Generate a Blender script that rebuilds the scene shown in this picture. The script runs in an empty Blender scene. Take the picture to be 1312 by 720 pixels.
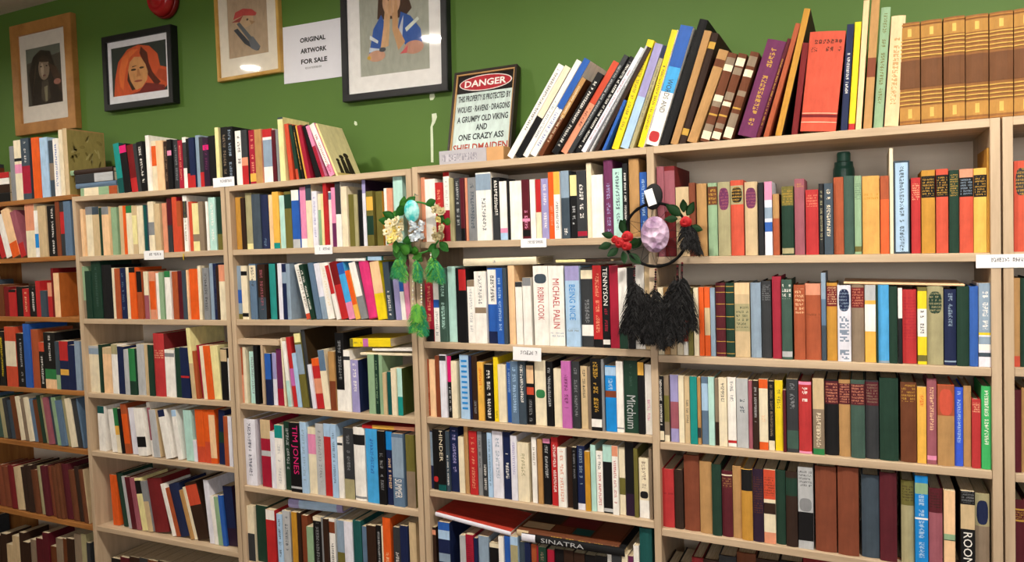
import bpy, bmesh, math, random
from mathutils import Vector, Matrix
random.seed(7)
sc = bpy.context.scene
C = sc.collection

# ------------------------------------------------------------------ camera
F_PX = 950.0
CAM = Vector((2.800, -1.918, 1.450))
YAW, PITCH, ROLL = math.radians(-25.31), math.radians(-2.69), math.radians(-1.87)
_fw = Vector((math.sin(YAW)*math.cos(PITCH), math.cos(YAW)*math.cos(PITCH), math.sin(PITCH)))
_rt = Vector((math.cos(YAW), -math.sin(YAW), 0.0))
_up = _rt.cross(_fw)
RT = math.cos(ROLL)*_rt + math.sin(ROLL)*_up
UP = -math.sin(ROLL)*_rt + math.cos(ROLL)*_up
FW = _fw
cd = bpy.data.cameras.new('camera'); cam = bpy.data.objects.new('camera', cd); C.objects.link(cam)
cd.sensor_width = 36.0; cd.lens = F_PX/1312.0*36.0; cd.clip_start = 0.05
m = Matrix(((RT.x, UP.x, -FW.x, CAM.x), (RT.y, UP.y, -FW.y, CAM.y), (RT.z, UP.z, -FW.z, CAM.z), (0, 0, 0, 1)))
cam.matrix_world = m
sc.camera = cam

# ------------------------------------------------------------------ world and exposure
w = bpy.data.worlds.new('world'); sc.world = w; w.use_nodes = True
w.node_tree.nodes['Background'].inputs[0].default_value = (1.0, 0.97, 0.93, 1)
w.node_tree.nodes['Background'].inputs[1].default_value = 0.15
sc.view_settings.view_transform = 'Standard'; sc.view_settings.look = 'None'
sc.view_settings.gamma = 1.0; sc.view_settings.use_curve_mapping = False
sc.view_settings.exposure = 0.0
CEIL = 2.62
LAMPS = [(-1.54, -.62, 8.0), (-.32, -.76, 12.0), (.86, -.81, 18.0), (2.05, -.85, 19.0), (3.25, -.9, 34.0)]   # x, y, power of the ceiling spots
WINDOW_L = 6.0

# ------------------------------------------------------------------ measuring helpers (photo pixel -> point in the room)
def at(px, py, Y):
    d = FW + RT*((px-656.0)/F_PX) - UP*((py-360.0)/F_PX)
    s = (Y-CAM.y)/d.y
    return CAM + d*s
def proj(p):
    d = p-CAM; z = d.dot(FW)
    return 656+F_PX*d.dot(RT)/z, 360-F_PX*d.dot(UP)/z

# ------------------------------------------------------------------ colours
PAL = {k: (h, n) for k, h, n in (l.split('|') for l in '''w|F1EDE6|white
wl|E2E1EC|pale lilac
cr|E9DCBE|cream
be|CDB48C|beige
tn|B58A55|tan
oc|C28C2E|ochre
or|DF5C22|orange
ro|CB4E34|red-orange
te|A9522F|terracotta
sa|DE9474|salmon
pc|F0C79A|peach
rd|B82A2C|red
ci|A01F36|crimson
dr|74191D|dark red
mr|571A24|maroon
pk|E58FB4|pink
hp|DB2173|hot pink
oh|C06AAE|orchid pink
mv|9B5763|mauve
pu|6A2C56|purple
dp|2C1B30|dark purple
lv|9C96C6|lavender
lb|A9C8E6|light blue
sb|46A4E0|sky blue
bb|2A55D8|bright blue
az|1E86D2|azure
bl|2C5CAE|blue
nv|1B2549|navy
st|5E7690|steel blue
sl|3E4B57|slate
gb|8CA0B4|grey-blue
bk|161618|black
dg|35373A|dark grey
gy|85878A|grey
lg|B7B9BB|light grey
tp|8C7A66|taupe
br|6A3B22|brown
rb|7D4028|rust brown
db|33221A|dark brown
ol|6D6732|olive
kh|A79F78|khaki
ye|EBCF22|yellow
py|EADFA0|pale yellow
yo|E8B24E|golden yellow
gd|C59A3C|gold
am|D9A352|amber
gn|2E7B46|green
bg|38B060|bright green
dn|1F3B2E|dark green
fg|40594F|grey-green
sg|8FAE8A|sage green
mi|B4DCD2|mint
tl|1C8C86|teal
dt|14514F|dark teal'''.split('\n'))}
def lin(h):
    if h in PAL: h = PAL[h][0]
    v = [int(h[i:i+2], 16)/255 for i in (0, 2, 4)]
    return tuple([(c/12.92 if c <= .04045 else ((c+.055)/1.055)**2.4) for c in v]+[1.0])

# ------------------------------------------------------------------ materials
def new_mat(name):
    mt = bpy.data.materials.new(name); mt.use_nodes = True
    nt = mt.node_tree; nt.nodes.clear()
    return mt, nt
def N(nt, t, **kw):
    n = nt.nodes.new(t)
    for k, v in kw.items():
        if k == 'ins':
            for i, x in v.items(): n.inputs[i].default_value = x
        else: setattr(n, k, v)
    return n
def M(nt, op, a, b=None, c=None):
    n = nt.nodes.new('ShaderNodeMath'); n.operation = op
    for i, x in enumerate((a, b, c)):
        if x is None: continue
        if isinstance(x, (int, float)): n.inputs[i].default_value = x
        else: nt.links.new(x, n.inputs[i])
    return n.outputs[0]
def finish(nt, color, rough=.6, spec=.4, bump=None, metal=0.0):
    b = N(nt, 'ShaderNodeBsdfPrincipled'); o = N(nt, 'ShaderNodeOutputMaterial')
    if isinstance(color, tuple): b.inputs['Base Color'].default_value = color
    else: nt.links.new(color, b.inputs['Base Color'])
    b.inputs['Roughness'].default_value = rough; b.inputs['Specular IOR Level'].default_value = spec
    b.inputs['Metallic'].default_value = metal
    if bump is not None:
        bn = N(nt, 'ShaderNodeBump', ins={0: bump[1], 1: bump[2] if len(bump) > 2 else .002}); nt.links.new(bump[0], bn.inputs['Height']); nt.links.new(bn.outputs[0], b.inputs['Normal'])
    nt.links.new(b.outputs[0], o.inputs[0])
    return b
_mc = {}
def plain(col, rough=.6, spec=.4, metal=0.0, var=.12):
    k = (col, rough, spec, metal, var)
    if k in _mc: return _mc[k]
    mt, nt = new_mat('plain_'+str(col))
    c = lin(col) if isinstance(col, str) else col
    tc = N(nt, 'ShaderNodeTexCoord'); no = N(nt, 'ShaderNodeTexNoise', ins={2: 40.0, 3: 4.0}); nt.links.new(tc.outputs['Object'], no.inputs[0])
    hsv = N(nt, 'ShaderNodeHueSaturation', ins={'Color': c}); nt.links.new(M(nt, 'MULTIPLY_ADD', no.outputs[0], var*2, 1-var), hsv.inputs['Value'])
    finish(nt, hsv.outputs[0], rough, spec, None, metal); _mc[k] = mt
    return mt
# printed surfaces: colours ride on the faces, lettering too small to read is a procedural glyph pattern
def make_print(rough, name, sat=1.0):
    mt, nt = new_mat(name); L = nt.links.new
    base = N(nt, 'ShaderNodeAttribute', attribute_name='base'); ink = N(nt, 'ShaderNodeAttribute', attribute_name='ink')
    pa = N(nt, 'ShaderNodeAttribute', attribute_name='pa'); sd = N(nt, 'ShaderNodeAttribute', attribute_name='seed')
    sp = N(nt, 'ShaderNodeSeparateXYZ'); L(pa.outputs['Vector'], sp.inputs[0]); T, S, MODE = sp.outputs
    uvn = N(nt, 'ShaderNodeUVMap'); su = N(nt, 'ShaderNodeSeparateXYZ'); L(uvn.outputs[0], su.inputs[0]); U, V = su.outputs[0], su.outputs[1]
    def mixv(a, b): return M(nt, 'ADD', M(nt, 'MULTIPLY', a, M(nt, 'SUBTRACT', 1.0, MODE)), M(nt, 'MULTIPLY', b, MODE))
    pitch = M(nt, 'MULTIPLY', S, 0.8)
    a = M(nt, 'DIVIDE', mixv(V, U), pitch)
    b = mixv(M(nt, 'MULTIPLY_ADD', M(nt, 'DIVIDE', U, S), 1.0, .5), M(nt, 'DIVIDE', M(nt, 'FRACT', M(nt, 'DIVIDE', V, M(nt, 'MULTIPLY', S, 1.7))), .6))
    row = M(nt, 'MULTIPLY', MODE, M(nt, 'FLOOR', M(nt, 'DIVIDE', V, M(nt, 'MULTIPLY', S, 1.7))))
    fa = M(nt, 'FRACT', a); ca = M(nt, 'FLOOR', a)
    ia = M(nt, 'FLOOR', M(nt, 'MULTIPLY', fa, 3.9)); ib = M(nt, 'FLOOR', M(nt, 'MULTIPLY', b, 5.0))
    cv = N(nt, 'ShaderNodeCombineXYZ'); L(M(nt, 'MULTIPLY_ADD', ca, 4.0, ia), cv.inputs[0]); L(M(nt, 'ADD', ib, M(nt, 'MULTIPLY', row, 7.0)), cv.inputs[1]); L(sd.outputs['Fac'], cv.inputs[2])
    wn = N(nt, 'ShaderNodeTexWhiteNoise'); L(cv.outputs[0], wn.inputs[0])
    cw = N(nt, 'ShaderNodeCombineXYZ'); L(ca, cw.inputs[0]); L(row, cw.inputs[1]); L(M(nt, 'ADD', sd.outputs['Fac'], 13.7), cw.inputs[2])
    wn2 = N(nt, 'ShaderNodeTexWhiteNoise'); L(cw.outputs[0], wn2.inputs[0])
    g = M(nt, 'MULTIPLY', M(nt, 'GREATER_THAN', wn.outputs[0], .36), M(nt, 'GREATER_THAN', wn2.outputs[0], .16))
    g = M(nt, 'MULTIPLY', g, M(nt, 'LESS_THAN', fa, .77))
    g = M(nt, 'MULTIPLY', g, M(nt, 'MULTIPLY', M(nt, 'GREATER_THAN', b, 0.0), M(nt, 'LESS_THAN', b, 1.0)))
    g = M(nt, 'MULTIPLY', g, M(nt, 'LESS_THAN', M(nt, 'ABSOLUTE', U), M(nt, 'MULTIPLY', T, .42)))
    g = M(nt, 'MULTIPLY', M(nt, 'MULTIPLY', g, ink.outputs['Alpha']), .8)
    tc = N(nt, 'ShaderNodeTexCoord'); mp = N(nt, 'ShaderNodeMapping', ins={3: (60, 60, 22)}); L(tc.outputs['Object'], mp.inputs[0]); no = N(nt, 'ShaderNodeTexNoise', ins={2: 1.0, 3: 6.0, 4: .65}); L(mp.outputs[0], no.inputs[0])
    hsv = N(nt, 'ShaderNodeHueSaturation', ins={'Saturation': sat}); L(base.outputs['Color'], hsv.inputs['Color']); L(M(nt, 'MULTIPLY_ADD', no.outputs[0], .7, .65), hsv.inputs['Value'])
    mx = N(nt, 'ShaderNodeMix', data_type='RGBA'); L(g, mx.inputs[0]); L(hsv.outputs[0], mx.inputs[6]); L(ink.outputs['Color'], mx.inputs[7])
    finish(nt, mx.outputs[2], rough, .22)
    return mt
PRINT_G = make_print(.38, 'glossy_print'); PRINT_M = make_print(.68, 'cloth_print', .97)
def make_paper():
    mt, nt = new_mat('page_edges'); L = nt.links.new
    tc = N(nt, 'ShaderNodeTexCoord'); mp = N(nt, 'ShaderNodeMapping', ins={3: (900, 25, 6)}); L(tc.outputs['Object'], mp.inputs[0])
    no = N(nt, 'ShaderNodeTexNoise', ins={2: 1.0, 3: 3.0}); L(mp.outputs[0], no.inputs[0])
    cr = N(nt, 'ShaderNodeValToRGB'); cr.color_ramp.elements[0].position = .3; cr.color_ramp.elements[1].position = .7
    cr.color_ramp.elements[0].color = lin('B9A27C'); cr.color_ramp.elements[1].color = lin('E2D6BA'); L(no.outputs[0], cr.inputs[0])
    finish(nt, cr.outputs[0], .9, .1); return mt
PAPER = make_paper()
def make_wood(name, c0, c1, sc3=(1.5, 18, 18), rough=.5):
    mt, nt = new_mat(name); L = nt.links.new
    tc = N(nt, 'ShaderNodeTexCoord'); mp = N(nt, 'ShaderNodeMapping', ins={3: sc3}); L(tc.outputs['Object'], mp.inputs[0])
    no = N(nt, 'ShaderNodeTexNoise', ins={2: 2.2, 3: 6.0, 4: .62}); L(mp.outputs[0], no.inputs[0])
    cr = N(nt, 'ShaderNodeValToRGB'); cr.color_ramp.elements[0].position = .32; cr.color_ramp.elements[1].position = .68
    cr.color_ramp.elements[0].color = lin(c0); cr.color_ramp.elements[1].color = lin(c1); L(no.outputs[0], cr.inputs[0])
    finish(nt, cr.outputs[0], rough, .35, (no.outputs[0], .08)); return mt
WOOD_H = make_wood('birch_shelf', 'B49C80', 'CFB799'); WOOD_V = make_wood('birch_panel', 'B49C80', 'CFB799', (18, 18, 1.5))
OAK_H = make_wood('oak_shelf', '8A5526', 'B57A40'); OAK_V = make_wood('oak_panel', '8A5526', 'B57A40', (18, 18, 1.5))
BACKP = make_wood('back_panel_board', 'DCCCB9', 'E8DAC8', (2, 2, 10), .7)
def make_wall():
    mt, nt = new_mat('green_painted_plaster'); L = nt.links.new
    tc = N(nt, 'ShaderNodeTexCoord'); no = N(nt, 'ShaderNodeTexNoise', ins={2: 3.0, 3: 5.0}); L(tc.outputs['Object'], no.inputs[0])
    n2 = N(nt, 'ShaderNodeTexNoise', ins={2: 160.0, 3: 3.0}); L(tc.outputs['Object'], n2.inputs[0])
    cr = N(nt, 'ShaderNodeValToRGB'); cr.color_ramp.elements[0].color = lin('51722F'); cr.color_ramp.elements[1].color = lin('5A7C35'); L(no.outputs[0], cr.inputs[0])
    finish(nt, cr.outputs[0], .55, .3, (n2.outputs[0], .12)); return mt
WALL = make_wall()
def make_glass():
    mt, nt = new_mat('picture_glass')
    t = N(nt, 'ShaderNodeBsdfTransparent'); g = N(nt, 'ShaderNodeBsdfGlossy', ins={'Roughness': .04}); lw = N(nt, 'ShaderNodeLayerWeight', ins={0: .5}); f = M(nt, 'MULTIPLY_ADD', M(nt, 'POWER', lw.outputs['Facing'], 4.0), .6, .035)
    mx = N(nt, 'ShaderNodeMixShader'); o = N(nt, 'ShaderNodeOutputMaterial')
    nt.links.new(f, mx.inputs[0]); nt.links.new(t.outputs[0], mx.inputs[1]); nt.links.new(g.outputs[0], mx.inputs[2]); nt.links.new(mx.outputs[0], o.inputs[0])
    return mt
GLASS = make_glass()
def emit_mat(col, s):
    mt, nt = new_mat('lamp_diffuser'); e = N(nt, 'ShaderNodeEmission', ins={0: col, 1: s}); o = N(nt, 'ShaderNodeOutputMaterial'); nt.links.new(e.outputs[0], o.inputs[0]); return mt

# ------------------------------------------------------------------ mesh helpers
def link(name, me, mats, parent=None):
    o = bpy.data.objects.new(name, me); C.objects.link(o)
    if mats:
        for mt in (mats if isinstance(mats, (list, tuple)) else [mats]):
            if mt.name not in me.materials: me.materials.append(mt)
    if parent is not None: o.parent = parent
    return o
def empty(name, label, cat, loc=(0, 0, 0), group=None, rot=(0, 0, 0)):
    o = bpy.data.objects.new(name, None); C.objects.link(o); o.location = loc; o.rotation_euler = rot
    o.empty_display_size = .02
    o['label'] = label; o['category'] = cat
    if group: o['group'] = group
    return o
def tag(o, label, cat, group=None):
    o['label'] = label; o['category'] = cat
    if group: o['group'] = group
    return o
def bm_obj(name, bm, mats, parent=None, smooth=False):
    me = bpy.data.meshes.new(name); bm.normal_update(); bm.to_mesh(me); bm.free()
    if smooth:
        for p in me.polygons: p.use_smooth = True
    return link(name, me, mats, parent)
def add_box(bm, x0, x1, y0, y1, z0, z1, bev=0.0):
    vs = [bm.verts.new(p) for p in ((x0, y0, z0), (x1, y0, z0), (x1, y1, z0), (x0, y1, z0), (x0, y0, z1), (x1, y0, z1), (x1, y1, z1), (x0, y1, z1))]
    fs = [bm.faces.new([vs[i] for i in q]) for q in ((0, 3, 2, 1), (4, 5, 6, 7), (0, 1, 5, 4), (1, 2, 6, 5), (2, 3, 7, 6), (3, 0, 4, 7))]
    if bev > 0:
        es = {e for f in fs for e in f.edges}
        bmesh.ops.bevel(bm, geom=list(es), offset=bev, segments=2, affect='EDGES', profile=.7)
def add_hexa(bm, p, bev=0.0):          # 8 corners: bottom 4 (ccw), top 4
    vs = [bm.verts.new(q) for q in p]
    fs = [bm.faces.new([vs[i] for i in q]) for q in ((0, 3, 2, 1), (4, 5, 6, 7), (0, 1, 5, 4), (1, 2, 6, 5), (2, 3, 7, 6), (3, 0, 4, 7))]
    if bev > 0:
        es = {e for f in fs for e in f.edges}
        bmesh.ops.bevel(bm, geom=list(es), offset=bev, segments=1, affect='EDGES')
def add_tube(bm, pts, rad, n=8, cap=True):
    rings = []
    pts = [Vector(p) for p in pts]
    for i, p in enumerate(pts):
        d = (pts[min(i+1, len(pts)-1)]-pts[max(i-1, 0)]).normalized()
        a = Vector((0, 1, 0)) if abs(d.y) < .9 else Vector((1, 0, 0))
        u = d.cross(a).normalized(); v = d.cross(u)
        r = rad[i] if isinstance(rad, (list, tuple)) else rad
        rings.append([bm.verts.new(p+u*(r*math.cos(2*math.pi*k/n))+v*(r*math.sin(2*math.pi*k/n))) for k in range(n)])
    for a, b in zip(rings, rings[1:]):
        for k in range(n): bm.faces.new((a[k], a[(k+1) % n], b[(k+1) % n], b[k]))
    if cap: bm.faces.new(rings[0][::-1]); bm.faces.new(rings[-1])
def add_ball(bm, c, r, sx=1, sy=1, sz=1, u=10, v=7):
    mt = Matrix.Translation(c) @ Matrix.Diagonal((sx, sy, sz, 1))
    bmesh.ops.create_uvsphere(bm, u_segments=u, v_segments=v, radius=r, matrix=mt)
def add_lathe(bm, prof, n=24, axis='Z', c=(0, 0, 0)):
    c = Vector(c); rings = []
    for r, h in prof:
        ring = []
        for k in range(n):
            a = 2*math.pi*k/n
            p = Vector((r*math.cos(a), r*math.sin(a), h)) if axis == 'Z' else Vector((r*math.cos(a), h, r*math.sin(a)))
            ring.append(bm.verts.new(c+p))
        rings.append(ring)
    for a, b in zip(rings, rings[1:]):
        for k in range(n): bm.faces.new((a[k], a[(k+1) % n], b[(k+1) % n], b[k]))
    bm.faces.new(rings[0][::-1]); bm.faces.new(rings[-1])
    bmesh.ops.recalc_face_normals(bm, faces=bm.faces[:])

# flat text as a mesh, lying in the local XZ plane, facing -Y, centred
def text_mesh(s, size, name='lettering', bold=0.0, xs=1.0):
    cu = bpy.data.curves.new(name, 'FONT'); cu.body = s; cu.size = size; cu.align_x = 'CENTER'; cu.align_y = 'CENTER'; cu.resolution_u = 2; cu.offset = bold
    to = bpy.data.objects.new(name, cu); C.objects.link(to)
    dg = bpy.context.evaluated_depsgraph_get(); me = bpy.data.meshes.new_from_object(to.evaluated_get(dg))
    bpy.data.objects.remove(to); bpy.data.curves.remove(cu)
    xsn = [v.co.x for v in me.vertices]; ysn = [v.co.y for v in me.vertices]
    cx = (min(xsn)+max(xsn))/2; cy = (min(ysn)+max(ysn))/2
    for v in me.vertices: v.co = Vector(((v.co.x-cx)*xs, 0, v.co.y-cy))
    me.name = name
    return me, (max(xsn)-min(xsn))*xs, max(ysn)-min(ysn)

# coloured-face meshes (attributes base, ink, pa, seed, UV in metres)
class Geo:
    def __init__(s): s.v = []; s.f = []; s.m = []; s.base = []; s.ink = []; s.pa = []; s.seed = []; s.uv = []
    def face(s, idx, mat=0, base=(1, 1, 1, 1), ink=(0, 0, 0, 0), pa=(1, .01, 0), seed=0.0, uv=None):
        s.f.append(idx); s.m.append(mat); s.base.append(base); s.ink.append(ink); s.pa.append(pa); s.seed.append(seed); s.uv.append(uv or [(9, 9)]*len(idx))
    def add(s, o, mtx=None, dm=0):
        k = len(s.v); s.v += [tuple(mtx @ Vector(p)) for p in o.v] if mtx is not None else o.v
        s.f += [[i+k for i in f] for f in o.f]; s.m += [x+dm for x in o.m]; s.base += o.base; s.ink += o.ink; s.pa += o.pa; s.seed += o.seed; s.uv += o.uv
    def mesh(s, name):
        me = bpy.data.meshes.new(name); me.from_pydata(s.v, [], s.f)
        me.polygons.foreach_set('material_index', s.m)
        for nm, typ, dat, key in (('base', 'FLOAT_COLOR', s.base, 'color'), ('ink', 'FLOAT_COLOR', s.ink, 'color'), ('pa', 'FLOAT_VECTOR', s.pa, 'vector'), ('seed', 'FLOAT', s.seed, 'value')):
            a = me.attributes.new(nm, typ, 'FACE')
            a.data.foreach_set(key, [x for t in dat for x in (t if isinstance(t, (tuple, list)) else (t,))])
        ul = me.uv_layers.new(name='UVMap'); ul.data.foreach_set('uv', [x for f in s.uv for p in f for x in p])
        me.update(); return me
def geo_box(g, x0, x1, y0, y1, z0, z1, base, mat=0):
    k = len(g.v); g.v += [(x0, y0, z0), (x1, y0, z0), (x1, y1, z0), (x0, y1, z0), (x0, y0, z1), (x1, y0, z1), (x1, y1, z1), (x0, y1, z1)]
    for q in ((0, 3, 2, 1), (4, 5, 6, 7), (0, 1, 5, 4), (1, 2, 6, 5), (2, 3, 7, 6), (3, 0, 4, 7)): g.face([i+k for i in q], mat, base)
def geo_poly(g, pts, y, base, mat=0):       # flat polygon in XZ facing -Y
    k = len(g.v); g.v += [(x, y, z) for x, z in pts]
    ar = sum(pts[i-1][0]*pts[i][1]-pts[i][0]*pts[i-1][1] for i in range(len(pts)))
    idx = list(range(k, k+len(pts)))
    g.face(idx if ar > 0 else idx[::-1], mat, base)
def ell(cx, cz, rx, rz, n=20, a0=0, rot=0):
    out = []
    for i in range(n):
        a = a0+2*math.pi*i/n; x, z = rx*math.cos(a), rz*math.sin(a)
        out.append((cx+x*math.cos(rot)-z*math.sin(rot), cz+x*math.sin(rot)+z*math.cos(rot)))
    return out
# ------------------------------------------------------------------ shelf lines and posts as measured
WALL_Y = 0.290; CASE_D = 0.275; TH = 0.019
LINES = {'A0': (0, 260, 90, 248), 'A1': (0, 333, 95, 326), 'A2': (0, 406, 100, 407), 'A3': (0, 497, 107, 500), 'A4': (0, 562, 109, 578), 'A5': (0, 651, 117, 675),
 'B0': (95, 252, 290, 237), 'B1': (100, 329, 285, 320), 'B2': (107, 408.7, 291, 410.5), 'B3': (113, 505, 297, 513), 'B4': (122, 580, 300, 598), 'B5': (128, 675, 303, 708),
 'C0': (297, 238, 525, 216), 'C1': (300, 320, 505, 314.4), 'C2': (304, 409.8, 516, 410.8), 'C3': (305.6, 517, 533.7, 536), 'C4': (311, 622, 535, 655),
 'D0': (530, 214, 830, 188), 'D1': (576, 308, 786, 305.6), 'D2': (544.6, 438, 835, 449), 'D3': (542, 534, 837, 559.5), 'D4': (549.5, 628, 837, 668.5),
 'E0': (840, 187, 1274, 151), 'E1': (880, 328.7, 1272, 324), 'E2': (844, 455, 1271, 471.7), 'E3': (845.5, 566.7, 1270, 603.7), 'E4': (850, 678, 1080, 713)}
ZL = {}
for k, (xa, ya, xb, yb) in LINES.items():
    p, q = at(xa, ya, 0), at(xb, yb, 0)
    ZL[k] = (p.x, p.z, q.x, q.z)
for k, f in (('A0', .4), ('A1', .4), ('A2', .4), ('A3', .4), ('A4', .4), ('A5', .4), ('B3', .5), ('B4', .5), ('D1', .5)):   # tame measuring noise
    a, za, b, zb = ZL[k]; mz = (za+zb)/2; ZL[k] = (a, mz+(za-mz)*f, b, mz+(zb-mz)*f)
def flatline(k, z): ZL[k] = (0, z, 1, z)
flatline('A6', ZL['A5'][3]-.265); flatline('B6', ZL['B5'][3]-.27); flatline('C5', .365); flatline('D5', .432); flatline('E5', .425)
for k, py in (('F1', 323), ('F2', 471.5), ('F3', 607)): flatline(k, at(1300, py, 0).z)
flatline('F0', ZL['E0'][3]); flatline('F4', ZL['F3'][1]-.255)
def zs(k, X):
    a, za, b, zb = ZL[k]
    return za+(zb-za)*(X-a)/(b-a)
_P = {'AB': [(95, 260), (99, 340), (104.5, 480), (118, 600), (125, 715)], 'BC': [(287, 245), (291.5, 320), (297, 400), (306, 600), (309, 700)],
      'CD': [(525.5, 215), (532, 330), (537, 450), (541, 600), (543, 690)], 'DE': [(833.7, 190), (838, 460), (840, 600), (842.5, 640)], 'EF': [(1281, 152), (1284.5, 400), (1287, 600), (1288, 700)]}
POST = {}
for k, pts in _P.items():
    q = [at(x, y, 0) for x, y in pts]; n = len(q); mz = sum(p.z for p in q)/n; mx_ = sum(p.x for p in q)/n
    s = sum((p.z-mz)*(p.x-mx_) for p in q)/sum((p.z-mz)**2 for p in q)
    s *= .5
    POST[k] = (mx_-s*mz, s)
POST['AA'] = (POST['AB'][0]-.80, POST['AB'][1]); POST['FF'] = (POST['EF'][0]+.78, 0.0)
def px_(k, z): return POST[k][0]+POST[k][1]*z
# ------------------------------------------------------------------ room
def slab(name, x0, x1, y0, y1, z0, z1, mat):
    bm = bmesh.new(); add_box(bm, x0, x1, y0, y1, z0, z1); o = bm_obj(name, bm, mat); o['kind'] = 'structure'; return o
CEILM = plain('CFCAC0', .8, .2); 
slab('wall_back', -2.6, 5.2, WALL_Y, WALL_Y+.12, 0, CEIL, WALL)
slab('ceiling', -2.6, 5.2, -5.0, WALL_Y+.12, CEIL, CEIL+.1, CEILM)
FLOORM = make_wood('worn_floor_boards', '5A4330', '7A5C42', (1.2, 9, 9), .5)
slab('floor', -2.6, 5.2, -5.0, WALL_Y+.12, -.08, 0, FLOORM)
slab('wall_left', -2.72, -2.6, -5.0, WALL_Y+.12, 0, CEIL, plain('B9B39C', .8, .2))
# shop front behind the viewer: a wall with a wide daylit window
WX0, WX1, WZ0, WZ1, FY = 1.3, 5.0, 1.05, 2.45, -4.9
bm = bmesh.new()
for (x0, x1, z0, z1) in ((-2.6, WX0, 0, CEIL), (WX1, 5.2, 0, CEIL), (WX0, WX1, 0, WZ0), (WX0, WX1, WZ1, CEIL)): add_box(bm, x0, x1, FY-.1, FY, z0, z1)
o = bm_obj('wall_front', bm, plain('B9B39C', .8, .2)); o['kind'] = 'structure'
wr = bpy.data.objects.new('window_1', None); C.objects.link(wr); wr.location = (0, FY, 0); wr['kind'] = 'structure'
day = emit_mat((1.0, .975, .94, 1), WINDOW_L)
for i in range(4):
    x0, x1 = WX0+(WX1-WX0)*i/4, WX0+(WX1-WX0)*(i+1)/4
    bm = bmesh.new(); add_box(bm, x0+.03, x1-.03, -.06, -.05, WZ0+.04, WZ1-.04); bm_obj('pane', bm, day, wr)
    bm = bmesh.new(); add_box(bm, x0, x0+.03, -.07, -.02, WZ0, WZ1); add_box(bm, x1-.03, x1, -.07, -.02, WZ0, WZ1); add_box(bm, x0+.03, x1-.03, -.07, -.02, WZ0, WZ0+.04); add_box(bm, x0+.03, x1-.03, -.07, -.02, WZ1-.04, WZ1); bm_obj('window_frame', bm, plain('E4E2DC', .5), wr)
where = ('beyond the oak bookcase', 'above the orange-hooded portrait', 'before the drawing of the girl', 'before the danger sign', 'before the brown gilt volumes')
for (lx, ly, pw), wh in zip(LAMPS, where):
    r = empty('ceiling_spot', 'small round white ceiling spotlight '+wh, 'ceiling lamp', (lx, ly, CEIL), 'row of ceiling spotlights')
    bm = bmesh.new(); add_lathe(bm, [(.035, -.0005), (.035, -.012), (.012, -.016), (.012, -.045), (.05, -.05), (.058, -.06), (.058, -.118), (.052, -.118), (.052, -.108), (.004, -.108)], 24); bm_obj('housing', bm, plain('E8E8E8', .4), r)
    bm = bmesh.new(); add_lathe(bm, [(.049, -.1095), (.049, -.112), (.001, -.1125)], 24); bm_obj('lamp_glass', bm, emit_mat((1, .92, .80, 1), pw/(math.pi*math.pi*.049**2)), r)

# ------------------------------------------------------------------ bookcases
def panel_between(name, x0f, x1f, z0, z1, y0, y1, mat, parent):   # x0f/x1f functions of z
    bm = bmesh.new()
    add_hexa(bm, [(x0f(z0), y0, z0), (x1f(z0), y0, z0), (x1f(z0), y1, z0), (x0f(z0), y1, z0), (x0f(z1), y0, z1), (x1f(z1), y0, z1), (x1f(z1), y1, z1), (x0f(z1), y1, z1)], .0008)
    return bm_obj(name, bm, mat, parent)
def shelf_board(name, key, xl, xr, y0, y1, mat, parent, th=TH):
    za, zb = zs(key, xl), zs(key, xr)
    bm = bmesh.new()
    add_hexa(bm, [(xl, y0, za-th), (xr, y0, zb-th), (xr, y1, zb-th), (xl, y1, za-th), (xl, y0, za), (xr, y0, zb), (xr, y1, zb), (xl, y1, za)], .001)
    return bm_obj(name, bm, mat, parent)
def bookcase(label, bays, MH, MV, y0=0.0):
    """bays: list of (left post fn, right post fn, letter, last row)"""
    r = empty('bookcase', label, 'bookcase', (0, 0, 0))
    first = True
    for (Lf, Rf, letter, rows, own_left, own_right) in bays:
        zt = zs(letter+'0', Lf(1.7)); zt2 = zs(letter+'0', Rf(1.7))
        if own_left: panel_between('side_panel', lambda z: Lf(z)-TH, Lf, 0.0, zt, y0, CASE_D, MV, r)
        if own_right: panel_between('side_panel' if own_right == 1 else 'divider_panel', Rf, lambda z: Rf(z)+TH, 0.0, zt2, y0, CASE_D, MV, r)
        shelf_board('top_board', letter+'0', Lf(zt), Rf(zt2), y0, CASE_D, MH, r)
        for k in range(1, rows+1):
            key = letter+str(k); z = zs(key, Lf(1))
            shelf_board('shelf', key, Lf(z)+.0005, Rf(zs(key, Rf(1)))-.0005, y0+.002, CASE_D-.006, MH, r)
        zb = min(zs(letter+str(rows), Lf(1)), zs(letter+str(rows), Rf(1)))
        z = zb-.27
        while z > .06:
            bm = bmesh.new(); add_box(bm, Lf(z)+.003, Rf(z)-.003, y0+.002, CASE_D-.006, z-TH, z, .001); bm_obj('shelf', bm, MH, r); z -= .27
        bm = bmesh.new(); add_hexa(bm, [(Lf(0)-.008, CASE_D-.006, .02), (Rf(0)+.008, CASE_D-.006, .02), (Rf(0)+.008, CASE_D, .02), (Lf(0)-.008, CASE_D, .02),
              (Lf(zt)-.008, CASE_D-.006, zt-.003), (Rf(zt2)+.008, CASE_D-.006, zt2-.003), (Rf(zt2)+.008, CASE_D, zt2-.003), (Lf(zt)-.008, CASE_D, zt-.003)]); bm_obj('back_panel', bm, BACKP, r)
        bm = bmesh.new(); add_box(bm, Lf(.03)+.004, Rf(.03)-.004, y0+.02, y0+.035, 0.0, .055); bm_obj('plinth', bm, MV, r)
    return r
def off(k, d): return lambda z: px_(k, z)+d
G2 = .002
bookcase('oak-coloured bookcase under the long-haired portrait, darker than the others', [(off('AA', 0), off('AB', -TH/2-.003), 'A', 6, 1, 0)], OAK_H, OAK_V, .004)
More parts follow.
